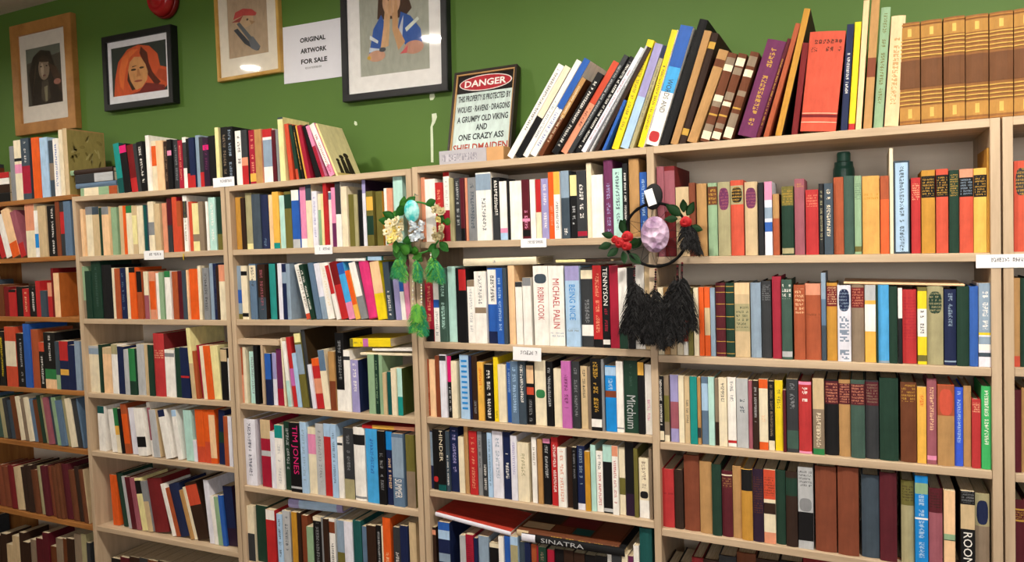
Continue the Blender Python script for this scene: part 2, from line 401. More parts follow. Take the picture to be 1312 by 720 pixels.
bookcase('pale birch bookcase below the orange-hooded portrait', [(off('AB', TH/2), off('BC', -TH-G2), 'B', 6, 1, 1)], WOOD_H, WOOD_V)
bookcase('pale birch bookcase below the sale notice', [(off('BC', TH+G2), off('CD', -TH-G2), 'C', 5, 1, 1)], WOOD_H, WOOD_V)
bookcase('double-width birch bookcase with a dark dreamcatcher on its divider', [(off('CD', TH+G2), off('DE', -TH/2), 'D', 5, 1, 2), (off('DE', TH/2), off('EF', -TH-G2), 'E', 5, 0, 1)], WOOD_H, WOOD_V)
bookcase('birch bookcase under the end of the brown gilt volumes', [(off('EF', TH+G2), off('FF', 0), 'F', 4, 1, 1)], WOOD_H, WOOD_V)
# ------------------------------------------------------------------ one book
def spine_profile(t, hb):
    """outer and inner outline of the case seen from above; spine towards -Y (spine front at y=0)"""
    if hb:
        b = min(.14*t, .004); n = 4
        arc = [(t*i/n, b*(1-math.sin(math.pi*(.14+.72*i/n)))/(1-math.sin(math.pi*.14))) for i in range(n+1)]
        return arc, b
    c = min(.0011, t*.2)
    return [(0, c), (c*.35, c*.3), (c*1.2, 0), (t-c*1.2, 0), (t-c*.35, c*.3), (t, c)], c
def book_geo(t, h, d, hb, col, bands, inks, seed, rcol=None):
    """returns (cover Geo, pages Geo); local x thickness 0..t, y depth 0..d, z height 0..h"""
    g = Geo(); pg = Geo()
    arc, b = spine_profile(t, hb)
    bt = min(.0026, t*.16) if hb else min(.0006, t*.08); ins = .0032 if hb else .0004
    bt = max(bt, .0004)
    cuts = sorted({0.0, 1.0} | {v for x in bands for v in x[1:3]} | {v for x in inks for v in x[1:3]})
    cuts = [max(0, min(1, c)) for c in cuts]
    def arcs(v): return [(x, y, v*h) for x, y in arc]
    base = lin(col); na = len(arc)
    for v0, v1 in zip(cuts, cuts[1:]):
        if v1-v0 < 1e-6: continue
        vm = (v0+v1)/2; bc = base; ik = (0, 0, 0, 0.0); pa = (t, .006, 0)
        for (c, a0, a1) in bands:
            if a0 <= vm <= a1: bc = lin(c)
        for (c, a0, a1, mode, size) in inks:
            if a0 <= vm <= a1:
                ik = lin(c)[:3]+(1.0,); pa = (t, size, mode)
        k = len(g.v); g.v += arcs(v0)+arcs(v1)
        for i in range(na-1):
            u0, u1 = (arc[i][0]-t/2), (arc[i+1][0]-t/2)
            g.face([k+i, k+i+1, k+na+i+1, k+na+i], 0, bc, ik, pa, seed, [(u0, v0*h), (u1, v0*h), (u1, v1*h), (u0, v1*h)])
    # boards and the inside of the case
    outer = [(0, d)]+arc+[(t, d)]
    inner = [(bt, d), (bt, b+bt), (t-bt, b+bt), (t-bt, d)]
    def strip(pts, flip, skip_mid):
        k = len(g.v); n = len(pts); g.v += [(x, y, 0) for x, y in pts]+[(x, y, h) for x, y in pts]
        for i in range(n-1):
            if skip_mid and 0 < i < n-2: continue
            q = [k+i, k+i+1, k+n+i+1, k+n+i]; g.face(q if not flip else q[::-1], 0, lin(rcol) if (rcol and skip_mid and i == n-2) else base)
        return k, n
    ko, no = strip(outer, False, True); ki, ni = strip(inner, True, False)
    # rims top and bottom: left board, spine, right board
    for top in (0, 1):
        o = lambda i: ko+i+(no if top else 0)
        n_ = lambda i: ki+i+(ni if top else 0)
        for q in ([o(0), n_(0), n_(1), o(1)], [o(no-2), n_(2), n_(3), o(no-1)], [o(1), n_(1), n_(2)]+[o(i) for i in range(no-2, 1, -1)]):
            g.face(q if not top else q[::-1], 0, base)
    g.face([ko, ki, ki+ni, ko+no][::-1], 0, base); g.face([ko+no-1, ki+ni-1, ki+2*ni-1, ko+2*no-1], 0, base)
    geo_box(pg, bt+.0001, t-bt-.0001, b+bt+.0001, d-ins, ins, h-ins, (1, 1, 1, 1))
    return g, pg

ORD = 'first second third fourth fifth sixth seventh eighth ninth tenth eleventh twelfth thirteenth fourteenth fifteenth sixteenth seventeenth eighteenth nineteenth twentieth'.split()
def ordinal(n):
    if n <= 20: return ORD[n-1]
    tens = {20: 'twenty', 30: 'thirty', 40: 'forty', 50: 'fifty'}
    if n % 10 == 0: return {30: 'thirtieth', 40: 'fortieth', 50: 'fiftieth'}[n]
    return tens[n//10*10]+'-'+ORD[n % 10-1]

BOOKS = []      # every upright book of every row, in order
def row(key, bay_words, segs, hb=False, sb=.012, dep=None, count=('l', ''), tail=''):
    """segs: [((ox, oy, scale), 'tokens ...'), ...]; pixel edges are taken along the shelf front"""
    items = []; cur = None; phi = 0.0
    for (ox, oy, s), toks in segs:
        for tk in toks.split():
            if tk[0] == '_': cur = float(tk[1:])/s+ox; continue
            if tk[0] == '/':
                if tk == '/0': phi = 0.0; continue
                a = [float(x) for x in tk[1:].split(',')]
                p, q = at(a[0]/s+ox, a[1]/s+oy, sb), at(a[2]/s+ox, a[3]/s+oy, sb)
                phi = math.atan2(q.x-p.x, q.z-p.z); continue
            f = tk.split(',')
            xr = float(f[0])/s+ox; ty = float(f[1])/s+oy; col = f[2]
            it = dict(xl=cur, xr=xr, ty=ty, col=col, phi=phi, hb=hb, bands=[], inks=[], ovals=[], texts=[], key=key, d=dep, sb=sb, name=None, rcol=None)
            for op in f[3:]:
                o = op.split(':')
                if o[0] == 'b': it['bands'].append((o[1], float(o[2]), float(o[3])))
                elif o[0] == 't': it['inks'].append([o[1], float(o[2]) if len(o) > 2 else .18, float(o[3]) if len(o) > 3 else .9, 0, float(o[4]) if len(o) > 4 else 0])
                elif o[0] == 'h': it['inks'].append([o[1], float(o[2]) if len(o) > 2 else .66, float(o[3]) if len(o) > 3 else .92, 1, float(o[4]) if len(o) > 4 else 0])
                elif o[0] == 'o': it['ovals'].append((o[1], float(o[2]), float(o[3]), o[4] if len(o) > 4 else None))
                elif o[0] == 'p': it['ovals'].append((o[1], float(o[2]), float(o[3]), o[4], 1))
                elif o[0] == 'T': it['texts'].append((o[1], float(o[2]), float(o[3]), o[4].replace('_', ' ')))
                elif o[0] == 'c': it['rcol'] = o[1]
                elif o[0] == 'n': it['name'] = o[1].replace('_', ' ')
                elif op == 'hb': it['hb'] = True
                elif op == 'pb': it['hb'] = False
                elif op[0] == 'd': it['d'] = float(op[1:])
                elif op[0] == 's': it['sb'] = sb+float(op[1:])
            items.append(it); cur = xr
    # pixels -> metres along the shelf
    def X_at(px, y):
        X = at(px, 300, y).x
        for _ in range(4):
            u = proj(Vector((X, y, zs(key, X)))); X = at(px, u[1], y).x
        return X
    for it in items:
        it['x0'] = X_at(it['xl'], it['sb']); it['x1'] = X_at(it['xr'], it['sb'])
        zb = zs(key, (it['x0']+it['x1'])/2); h = .2
        for _ in range(4):
            Xt = (it['x0']+it['x1'])/2+h*math.sin(it['phi']); u = proj(Vector((Xt, it['sb'], zb+h*math.cos(it['phi']))))
            zt = at(u[0], it['ty'], it['sb']).z; h = (zt-zb)/math.cos(it['phi'])
        it['h'] = max(.08, min(.42, h)); it['zb'] = zb
    for a, b in zip(items, items[1:]):
        if b['x0'] < a['x1']+.0004: b['x0'] = a['x1']+.0004
    n = len(items)
    for i in range(n-1):
        a, b = items[i], items[i+1]
        g_ = (b['x0']-a['x1'])/min(a['h'], b['h'])
        if b['phi'] < 0:
            lim = min(a['phi'], 0)-g_*.95
            if b['phi'] < lim:
                sh = min((lim-b['phi'])*min(a['h'], b['h']), .4*(b['x1']-b['x0'])); b['x0'] += sh
                b['phi'] = max(b['phi'], lim-sh/min(a['h'], b['h']))
    for i in range(n-2, -1, -1):
        a, b = items[i], items[i+1]
        g_ = (b['x0']-a['x1'])/min(a['h'], b['h'])
        if a['phi'] > 0:
            lim = max(b['phi'], 0)+g_*.95
            if a['phi'] > lim:
                sh = min((a['phi']-lim)*min(a['h'], b['h']), .4*(a['x1']-a['x0'])); a['x1'] -= sh
                a['phi'] = min(a['phi'], lim+sh/min(a['h'], b['h']))
    for i, it in enumerate(items):
        it['t'] = max(.0035, (it['x1']-it['x0'])*math.cos(it['phi'])-.0006)
        it['idx'] = i+1 if count[0] == 'l' else n-i
        it['where'] = (count[1], bay_words, tail)
        it['seed'] = random.random()*50
        if it['d'] is None: it['d'] = max(.11, min(.2, it['h']*(.66 if it['hb'] else .62)))
        a = proj(Vector((it['x0'], 0, it['zb']))); b = proj(Vector((it['x1'], 0, it['zb']+it['h'])))
        vis = max(0, min(a[1], 719)-max(b[1], 0))
        xv = max(0, min(b[0]-it['h']*0, 1311)-max(a[0], 0))
        it['area'] = vis*xv
        if it['name'] and it['name'].startswith(('large ', 'pale yellow book with')): it['area'] = 1e6
        it['jit'] = random.uniform(-.004, .006)
        BOOKS.append(it)
    return items
def fill_run(key, x0, x1, heights, cols, hb=False, sb=.014):
    """books beyond the edge of the photograph, so the shelf goes on"""
    x = x0
    while x < x1-.012:
        t = min(random.uniform(.012, .034), x1-x); h = random.uniform(*heights)
        BOOKS.append(dict(x0=x, x1=x+t, t=t-.0008, h=h, d=h*.64, zb=zs(key, x), phi=0.0, hb=hb, col=random.choice(cols), bands=[], inks=[], ovals=[], texts=[], key=key, sb=sb, name=None, rcol=None, seed=random.random()*50, jit=random.uniform(-.004, .006), area=0, idx=1, where=('', '', '')))
        x += t
def book_matrix(it):
    phi = it['phi']; t = it['t']
    R = Matrix.Rotation(phi, 4, 'Y')
    piv = Vector((t, 0, 0)) if phi > 0 else Vector((0, 0, 0))
    x = it['x1']-.0003 if phi > 0 else it['x0']+.0003
    return Matrix.Translation(Vector((x, it['sb']+it['jit'], it['zb']+.0006))) @ R @ Matrix.Translation(-piv)
def describe(it):
    if it['name']: return it['name']
    c = PAL[it['col']][1]; th = it['t']
    size = 'slim ' if th < .011 else 'thick ' if th > .042 else ''
    if it['h'] > .262: size = 'tall '+size
    det = ''
    if it['ovals']: det = ' with oval '+PAL[it['ovals'][0][0]][1]+' label'
    elif it['bands']:
        b = it['bands'][0]; pos = 'top' if b[2] > .93 else 'foot' if b[1] < .07 else 'band'
        det = ' with '+PAL[b[0]][1]+' '+pos
    elif it['inks']: det = ' with '+PAL[it['inks'][0][0]][1]+' lettering'
    return size+c+' '+('hardback' if it['hb'] else 'paperback')+det
def ink_specs(it):
    out = []
    for (c, a, b, mode, size) in it['inks']:
        s = size or (max(.0032, min(.4*it['t'], .012)) if mode == 0 else max(.003, min(.14*it['t'], .005)))
        out.append((c, a, b, mode, s))
    return out
def spine_y(it, x):
    arc, b = spine_profile(it['t'], it['hb'])
    for (xa, ya), (xb, yb) in zip(arc, arc[1:]):
        if xa <= x <= xb+1e-9: return ya+(yb-ya)*(x-xa)/(xb-xa)
    return 0
def oval_geo(it, c, v0, v1, ink, rect=0):
    g = Geo(); t, h = it['t'], it['h']; cz = (v0+v1)/2*h; rz = (v1-v0)/2*h; rx = t*.40; k = 0; n = 14
    pts = []
    for i in range(n+1):
        x = -rx+2*rx*i/n; e = (1-abs(x/rx)**3)**(1/3.0) if abs(x) < rx else 0.0
        pts.append((x, rz if rect else max(e, .35)*rz))
    g.v = [(t/2+x, spine_y(it, t/2+x)-.0004, cz-e) for x, e in pts]+[(t/2+x, spine_y(it, t/2+x)-.0004, cz+e) for x, e in pts]
    ik = lin(ink)[:3]+(1.0,) if ink else (0, 0, 0, 0)
    for i in range(n):
        a, b = pts[i], pts[i+1]
        g.face([i, i+1, n+1+i+1, n+1+i], 0, lin(c), ik, (t, .009 if rect else .0045, 0 if rect else 1), it['seed'], [(a[0], cz-a[1]), (b[0], cz-b[1]), (b[0], cz+b[1]), (a[0], cz+a[1])])
    return g
def spine_text(it, parent, c, v0, v1, s):
    t, h = it['t'], it['h']; fs = .62 if s in ('ROOM', 'TIM JONES', 'SUMMER', 'IIIIIIIIII', 'TENNYSON', 'Mitchum') else .42; size = t*fs
    me, wd, hh = text_mesh(s, size, 'title_lettering', .0)
    L = (v1-v0)*h; k = L/wd
    for v in me.vertices:
        x, z = v.co.x*k, v.co.z*t*fs/hh
        px = t/2+z; pz = (v0+v1)/2*h-x
        v.co = Vector((px, spine_y(it, max(0, min(t, px)))-.0005, pz))
    link('title_lettering', me, plain(c, .5), parent)
def emit_books():
    BOOKS.sort(key=lambda i: -i['area'])
    big = [i for i in BOOKS if i['area'] > 0][:298]
    ids = {id(i) for i in big}; rest = [i for i in BOOKS if id(i) not in ids]
    for it in sorted(big, key=lambda i: (i['key'], i['x0'])):
        cnt, bay, tail = it['where']
        lab = describe(it)+', '+ordinal(it['idx'])+' from '+cnt+', '+bay
        if len(lab.split()) > 16:
            ds = describe(it).split(' with ')[0]; lab = ds+', '+ordinal(it['idx'])+' from '+cnt+', '+bay
        e = empty('book', lab, 'book', group='books standing '+tail)
        e.matrix_world = book_matrix(it)
        g, pg = book_geo(it['t'], it['h'], it['d'], it['hb'], it['col'], it['bands'], ink_specs(it), it['seed'], it['rcol'])
        co = link('cover', g.mesh('cover'), PRINT_M if it['hb'] else PRINT_G, e); link('pages', pg.mesh('pages'), PAPER, e)
        for ov in it['ovals']: link('title_label', oval_geo(it, *ov).mesh('title_label'), PRINT_M, co)
        for (c, a, b, s) in it['texts']: spine_text(it, co, c, a, b, s)
        if it.get('extra'): it['extra'](it, co)
    G = Geo()
    for it in rest:
        mtx = book_matrix(it)
        g, pg = book_geo(it['t'], it['h'], it['d'], it['hb'], it['col'], it['bands'], ink_specs(it), it['seed'], it['rcol'])
        for ov in it['ovals']: g.add(oval_geo(it, *ov))
        G.add(g, mtx, 1 if it['hb'] else 0); G.add(pg, mtx, 2)
    o = bpy.data.objects.new('packed_books', G.mesh('packed_books')); C.objects.link(o)
    for mt in (PRINT_G, PRINT_M, PAPER): o.data.materials.append(mt)
    o['kind'] = 'stuff'; tag(o, 'remaining small books packed along the far and lowest shelves', 'books')
    return len(big), len(rest)
def flat_book(label, p0, p1, depth, thick, col, hb=False, Y=.015, bands=(), inks=(), texts=(), zrot=0.0, pagefront=False, z=None):
    """a book lying flat, spine to the front: p0/p1 = photo pixels of the left and right ends of its lower front edge"""
    a, b = at(p0[0], p0[1], Y), at(p1[0], p1[1], Y)
    if z is not None:
        a.z = z; b.z = z
    L = (b-a).length; ang = math.atan2(b.z-a.z, b.x-a.x)
    e = empty('book', label, 'book', group='books lying flat')
    it = dict(t=thick, h=L, hb=hb, seed=random.random()*50)
    # local x (thickness) -> up, local z (length) -> along the shelf
    R = Matrix(((0, 0, 1, 0), (0, 1, 0, 0), (1, 0, 0, 0), (0, 0, 0, 1)))
    flip = Matrix.Diagonal((-1, 1, 1, 1))
    # keep a proper rotation: thickness runs downward, so start from the upper edge
    R = Matrix(((0, 0, 1, 0), (0, 1, 0, 0), (-1, 0, 0, 0), (0, 0, 0, 1)))
    e.matrix_world = Matrix.Translation(a) @ Matrix.Rotation(-ang, 4, 'Y') @ Matrix.Rotation(zrot, 4, 'Z') @ Matrix.Translation((0, 0, thick)) @ R
    g, pg = book_geo(thick, L, depth, hb, col, list(bands), [(c, v0, v1, mode, s) for (c, v0, v1, mode, s) in inks], it['seed'])
    co = link('cover', g.mesh('cover'), PRINT_M if hb else PRINT_G, e); link('pages', pg.mesh('pages'), PAPER, e)
    for (c, v0, v1, s, size) in texts:
        me, wd, hh = text_mesh(s, size, 'title_lettering'); k = (v1-v0)*L/wd
        for v in me.vertices: v.co = Vector((thick/2-v.co.z, -.0006, (v0+v1)/2*L+v.co.x*k))
        link('title_lettering', me, plain(c, .5), co)
    return e
# ------------------------------------------------------------------ the rows of books
BD, GDC = 'black-dreamcatcher post', 'green-dreamcatcher post'
def bw(n, bay): return n+' shelf of '+bay
EB, DB, CB, BB = 'old-hardbacks bay', 'danger-sign bay', 'sale-notice bay', 'orange-portrait bay'
CT = (560, 0, 3.2725)
ctop = [(CT, '''_285 /290,655,497,283 318,283,w,t:dg:.3:.95 350,290,bk,b:cr:.45:1,n:black_paperback_with_cream_top 378,262,w,t:st:.2:.6 412,258,w,b:bl:.5:1,t:bl:.1:.5
 _416 440,335,br,b:tn:.5:1,t:cr _472 505,318,bk,t:w:.1:.9 540,268,sa,b:ro:.55:1,t:mr:.3:.5 565,240,dg,t:lg 597,245,bk,t:w:.05:.95
 636,210,wl,t:mv:.1:.8,n:pale_pinkish_paperback_with_mauve_lettering 655,207,lg,t:dg 686,216,db
 _690 /700,625,788,430 715,425,bl /735,625,885,172 _726 757,172,ye,t:ol _763 800,190,lb,b:lv:.5:1,n:lavender_and_pale_blue_paperback _803 835,195,kh,b:nv:.88:1,t:dg:.3:.8
 /845,610,985,132 _840 866,132,ye,t:dg:.15:.7 868,128,w,t:bl _869 925,118,w,b:bl:.66:1,b:sb:.45:.66,T:dg:.28:.56:WORDS_AND,o:rd:.03:.12,n:white_and_blue_annual_with_red_dot'''),
 ((830, 0, 3.6), '''/55,655,235,95 _48 98,95,bk,hb,d.23 /105,645,255,145 _101 136,148,tn,hb 170,156,db,hb,c:33201A,b:gd:.08:.14,b:gd:.86:.92,d.22 /175,640,315,238 _173 226,238,tn,hb,b:br:.82:.9
 /240,625,360,250 _234 278,250,br,hb,b:cr:.03:.12,b:tp:.12:.2,b:gd:.3:.32,b:tp:.4:.46,b:cr:.46:.53,b:cr:.8:.87,b:tp:.87:.95,n:brown_leather_volume_with_cream_scuffing 
 _286 328,255,br,hb,b:cr:.02:.1,b:tp:.14:.2,b:gd:.28:.3,b:cr:.4:.45,b:tp:.47:.56,b:tp:.76:.84,b:cr:.86:.95,n:brown_leather_volume_with_cream_scuffing _340 382,248,br,hb,b:cr:.02:.14,b:tp:.14:.3,b:gd:.35:.37,b:tp:.5:.56,b:cr:.72:.8,b:tp:.84:.95,n:brown_leather_volume_with_cream_scuffing
 /405,622,538,198 _404 496,198,pu,hb,t:gd:.12:.92:.012 /500,620,640,180 _498 526,180,mr,hb,t:gd:.1:.8 /532,618,685,110 _530 571,110,te,hb /588,615,735,42 _585 636,42,oc,hb,d.24,c:db
 /662,605,712,205 _661 691,200,dr,hb /700,600,745,152 _700 866,152,ro,hb,b:dr:.14:.17,h:db:.8:.92:.011,b:cr:.18:.185,b:cr:.09:.095,n:very_thick_red_reference_book'''),
 ((1060, 0, 3.6), '''/62,590,92,115 _60 93,113,nv,t:w:.35:.75 _95 126,100,ye,b:rd:0:.06 _129 157,2,pc _165 205,-4,tn,b:rb:.4:.55 _212 256,32,sg,hb,t:ol:.2:.95 _262 328,75,pc,t:tn:.2:.8,hb''')]
T_ROW = row('D0', 'atop the double bookcase', ctop, sb=.02, dep=.19, count=('l', 'the danger sign'), tail='on the double bookcase')

row('D1', bw('top', DB), [((530, 200, 6), '''_66 98,165,sa 180,178,w 236,205,rd,t:sa 285,125,w,b:ci:.0:.45,b:rd:.94:1,t:lg:.5:.9 318,170,kh 366,168,dg,t:lg:.25:.95 399,170,mr,b:bk:0:.2 420,168,sa
 488,165,gy,t:sl _490 606,128,w,b:gb:.74:.98,t:sl:.15:.62:.012,n:thick_white_book_with_grey_picture_top 667,165,bk,t:w:.4:.95,b:dg:0:.45 _672 728,195,w,b:lb:0:.12,b:pk:.12:.2 743,182,bk _747 840,192,w 901,182,mr,b:pk:.3:.35,b:bk:.05:.16,t:pk:.18:.5'''),
 ((680, 190, 5.54), '''_-3 40,222,w 79,222,cr,b:rd:.45:1,n:red_and_cream_paperback 131,215,lv,t:w 173,170,or,t:sa:.2:.5 219,168,w,b:yo:.66:1,t:sl:.1:.55 278,160,sl,b:gb:.6:1,t:w:.05:.15 _283 333,182,bk,b:py:.66:.98,t:lg:.2:.5
 402,160,dg,t:w:.3:.8,b:ci:.03:.1 440,105,cr 524,190,w _528 592,85,pu,t:lv:.05:.7,hb 661,145,mi,t:sl:.2:.95 698,110,bk,t:w _704 776,75,tn,hb 829,170,bl,t:lb'''),], count=('r', BD), tail='on the top shelf of the danger-sign bay')

row('D2', bw('second', DB), [((530, 320, 5.54), '''_95 150,215,ci,b:bk:0:.2,t:sa:.3:.9 191,215,w,b:bl:.55:.68,t:gy:.1:.5 248,130,fg,t:mi 306,120,mi _311 335,130,bk 388,130,bk,b:rd:.7:.98 _392 444,218,w,t:lg,b:tp:.9:1
 526,155,w,t:gy:.55:.95,b:tp:.42:.5,n:white_paperback_with_grey_lettering_and_brown_emblem _531 599,132,bl,b:w:.52:.98,b:nv:0:.16,t:dg:.55:.95 647,130,bl,t:lb 672,130,sl _677 723,115,pc _729 778,230,w,b:dg:.92:1 _784 843,200,w,b:gy:.88:1'''),
 ((680, 320, 5.14), '''_24 122,108,w,T:rd:.32:.73:ROBIN_COOK,o:sl:.78:.9,n:thick_white_book_with_red_title_and_slate_emblem 226,108,w,T:rd:.22:.84:MICHAEL_PALIN,h:gb:.1:.17,n:thick_white_book_with_long_red_title
 _238 331,108,lb,T:az:.33:.77:BEING_NICE,b:lv:.82:1,h:gy:.18:.23,n:thick_pale_blue_book_with_blue_title _335 413,120,dg,b:cr:.86:.97,b:w:.14:.28,t:gy:.3:.6 474,105,rd,t:sa,b:bk:0:.1 523,110,bk,T:w:.52:.98:TENNYSON,t:ci:.2:.48,b:w:.04:.1 _527 587,105,ci 
 646,120,w,b:dn:0:.25,b:w:.25:.4 690,118,bk 757,100,w,h:dg:.05:.1 798,90,be'''),], count=('r', BD), tail='on the second shelf of the danger-sign bay')

row('D3', bw('third', DB), [((530, 440, 6), '''_90 131,122,te,t:sa:.1:.5 178,125,pc 213,95,rb 263,85,wl,b:dg:.9:.98 296,100,bk,b:hp:.58:1,t:lg:.1:.5 341,138,cr _361 431,90,lb,T:az:.15:.92:IIIIIIIIII 451,100,nv 496,100,db,t:gy:.1:.3 _499 545,145,yo,t:or:.5:.9
 _549 612,165,bk,t:w:.05:.95 _620 656,108,ye,t:ol:.05:.2 718,165,cr 755,150,bl,t:lb:.5:.9 815,137,st,t:lb 871,138,sl,t:w:.35:.95 927,148,bk,b:pc:.66:.95,b:ro:.48:.6,t:gy:.05:.4'''),
 ((680, 440, 5.54), '''_33 113,122,cr,o:gn:.42:.55,n:cream_book_with_green_leaf_emblem 161,130,bk,t:lg:.3:.9 _170 226,182,cr _229 296,125,oh,t:pu:.3:.8 353,130,dg,t:gy _358 406,165,be,t:dg:.5:.95 433,170,tp _434 509,108,bk,t:gd:.25:.95:.013,b:w:.05:.16 530,112,gy
 _534 613,160,az,b:lb:.85:.98,b:rb:.52:.62,t:lb:.64:.8 664,128,w,b:gy:.05:.07 766,125,dn,T:lg:.06:.52:Mitchum,t:fg:.65:.95:.007,n:thick_dark_green_book_with_pale_white_title 811,135,bk,b:yo:.82:1 _814 864,152,w,t:pk:.2:.5'''),], count=('r', BD), tail='on the third shelf of the danger-sign bay')

row('D4', bw('fourth', DB), [((530, 535, 6.26), '''_122 160,110,nv,b:gb:.4:.98,n:navy_and_grey-blue_paperback 205,95,bk,o:rd:.13:.22 269,95,bk,T:cr:.48:.98:HINDER,b:dt:0:.1 299,110,sl,t:w:.1:.6 365,80,nv,t:lv:.3:.95 _369 413,158,cr 446,65,tn,hb _453 517,110,rd,t:sa:.1:.9 556,115,gy,t:dg:.4:.9 601,120,dg,t:w:.1:.5 
 640,122,lb,t:st 724,112,wl,t:gb:.3:.9 787,120,nv,t:w:.3:.68 839,145,wl,t:lv:.4:.9 931,205,cr,t:kh:.4:.85 _953 993,160,w,t:tp:.55:.85'''),
 ((680, 545, 5.33), '''_53 86,95,tn 137,95,bk,t:lg:.4:.9,b:pk:.93:1 _144 191,85,rd,t:w:.2:.9 249,155,w,t:sa:.1:.95 290,150,db 323,150,bk,t:gy:.5:.95 376,140,nv,b:wl:.0:.1,t:gb:.4:.95 413,180,oc 449,135,mi 497,180,w,t:rd:.1:.65,t:dg:.7:.95 563,135,bk,b:mi:.75:1,b:lg:.02:.07 606,140,w,b:sa:.85:1,t:rd:.1:.8
 648,155,cr,b:ol:.3:.55 709,120,dp,b:bk:.3:1 738,160,ol _742 811,230,cr,b:w:0:.3,o:bk:.33:.45,t:tp:.5:.95,n:thick_cream_paperback_with_black_figure _814 836,160,tp'''),], count=('r', BD), tail='on the fourth shelf of the danger-sign bay')

row('D5', bw('fifth', DB), [((530, 640, 8.2), '''_125 165,270,gn 250,290,db,b:sa:.85:.95 _280 400,238,nv,b:bl:.86:1,b:lb:.7:.86,b:gb:.3:.45,n:blue_book_with_pale_band _496 560,382,lg 641,372,ci,h:mr:.1:.8 682,410,nv 792,395,gb,T:dg:.5:.9:SLIM _800 905,470,bk,b:cr:.9:1 961,390,w 1031,392,bl 1112,392,lb,b:kh:.5:.85 _1120 1180,455,sl 1240,450,nv 1300,478,te'''),
 ((680, 640, 7.72), '''_12 90,460,ci 168,470,dn,t:tp _175 242,500,ci 332,500,bk 430,510,db 540,540,db 650,560,bk 762,560,bk 812,545,w,b:dg:0:.8 912,550,dg 976,540,cr 1030,560,pu 1087,455,w _1092 1215,290,dt,hb,d.2'''),], count=('r', BD), tail='on the fifth shelf of the danger-sign bay', dep=.15)

row('E1', bw('top', EB), [((840, 200, 5.14), '''_18 66,70,mv,hb 136,68,dr,hb,d.19,b:mv:.5:.95 _140 227,205,be,hb 269,178,rb,hb _275 341,182,tn,hb _350 411,178,sg,hb,b:br:.7:.95,h:gd:.72:.93:.006 _416 497,172,kh,hb,o:pu:.62:.92:mv 583,160,ro,hb,b:kh:.68:.93,o:bk:.7:.91:gd,n:red-orange_hardback_with_black_title_panel _589 674,170,be,hb,o:pu:.64:.92:mv _680 716,175,bk
 _719 771,168,wl,b:bl:.32:.45,b:pk:.75:1,b:gb:.5:.65,n:white_paperback_with_pink_and_blue_picture _774 817,250,te,hb,b:tn:.6:1,n:slim_terracotta_hardback_with_tan_top'''),
 ((990, 180, 4.5), '''_54 123,265,dn,hb,b:ol:.72:1,b:kh:.02:.1,h:gd:.74:.96 _129 187,222,mv,hb,h:gd:.88:.95 _193 267,285,rd,hb,h:sa:.74:.92 298,250,bk,t:kh 352,248,sl,t:cr:.25:.95 _354 412,212,te,hb 473,205,fg,hb 515,205,sg,hb,h:fg:.7:.9,b:ol:.03:.1 _519 619,205,am,hb,h:oc:.68:.78 _623 674,205,te,b:or:0:1,b:te:.7:1,hb _676 700,45,cr,d.17,n:tall_slim_book_in_grey-edged_cream'''),
 ((1140, 180, 4.5), '''_22 118,118,sl,p:lb:.02:.98:sl,hb,d.19,n:tall_slate_and_pale_blue_book _126 181,215,rd,hb,h:pc:.7:.92 _185 264,172,oc,hb,b:bk:.67:.93,h:gd:.69:.91,n:ochre_hardback_with_black_and_gold_title_panel _269 340,165,ro,hb,b:bk:.67:.93,h:gd:.69:.91,n:red-orange_hardback_with_black_and_gold_panel _344 401,172,dn,hb,h:gd:.68:.95 _404 484,165,ro,hb,b:bk:.67:.9,h:gb:.69:.88,b:sa:.9:1,n:salmon_hardback_with_black_and_silver_panel 561,160,yo,hb,b:bk:.66:.92,h:gd:.68:.9,n:yellow_hardback_with_black_and_gold_panel 599,42,oc,hb''')], count=('l', BD), tail='on the top shelf of the old-hardbacks bay')

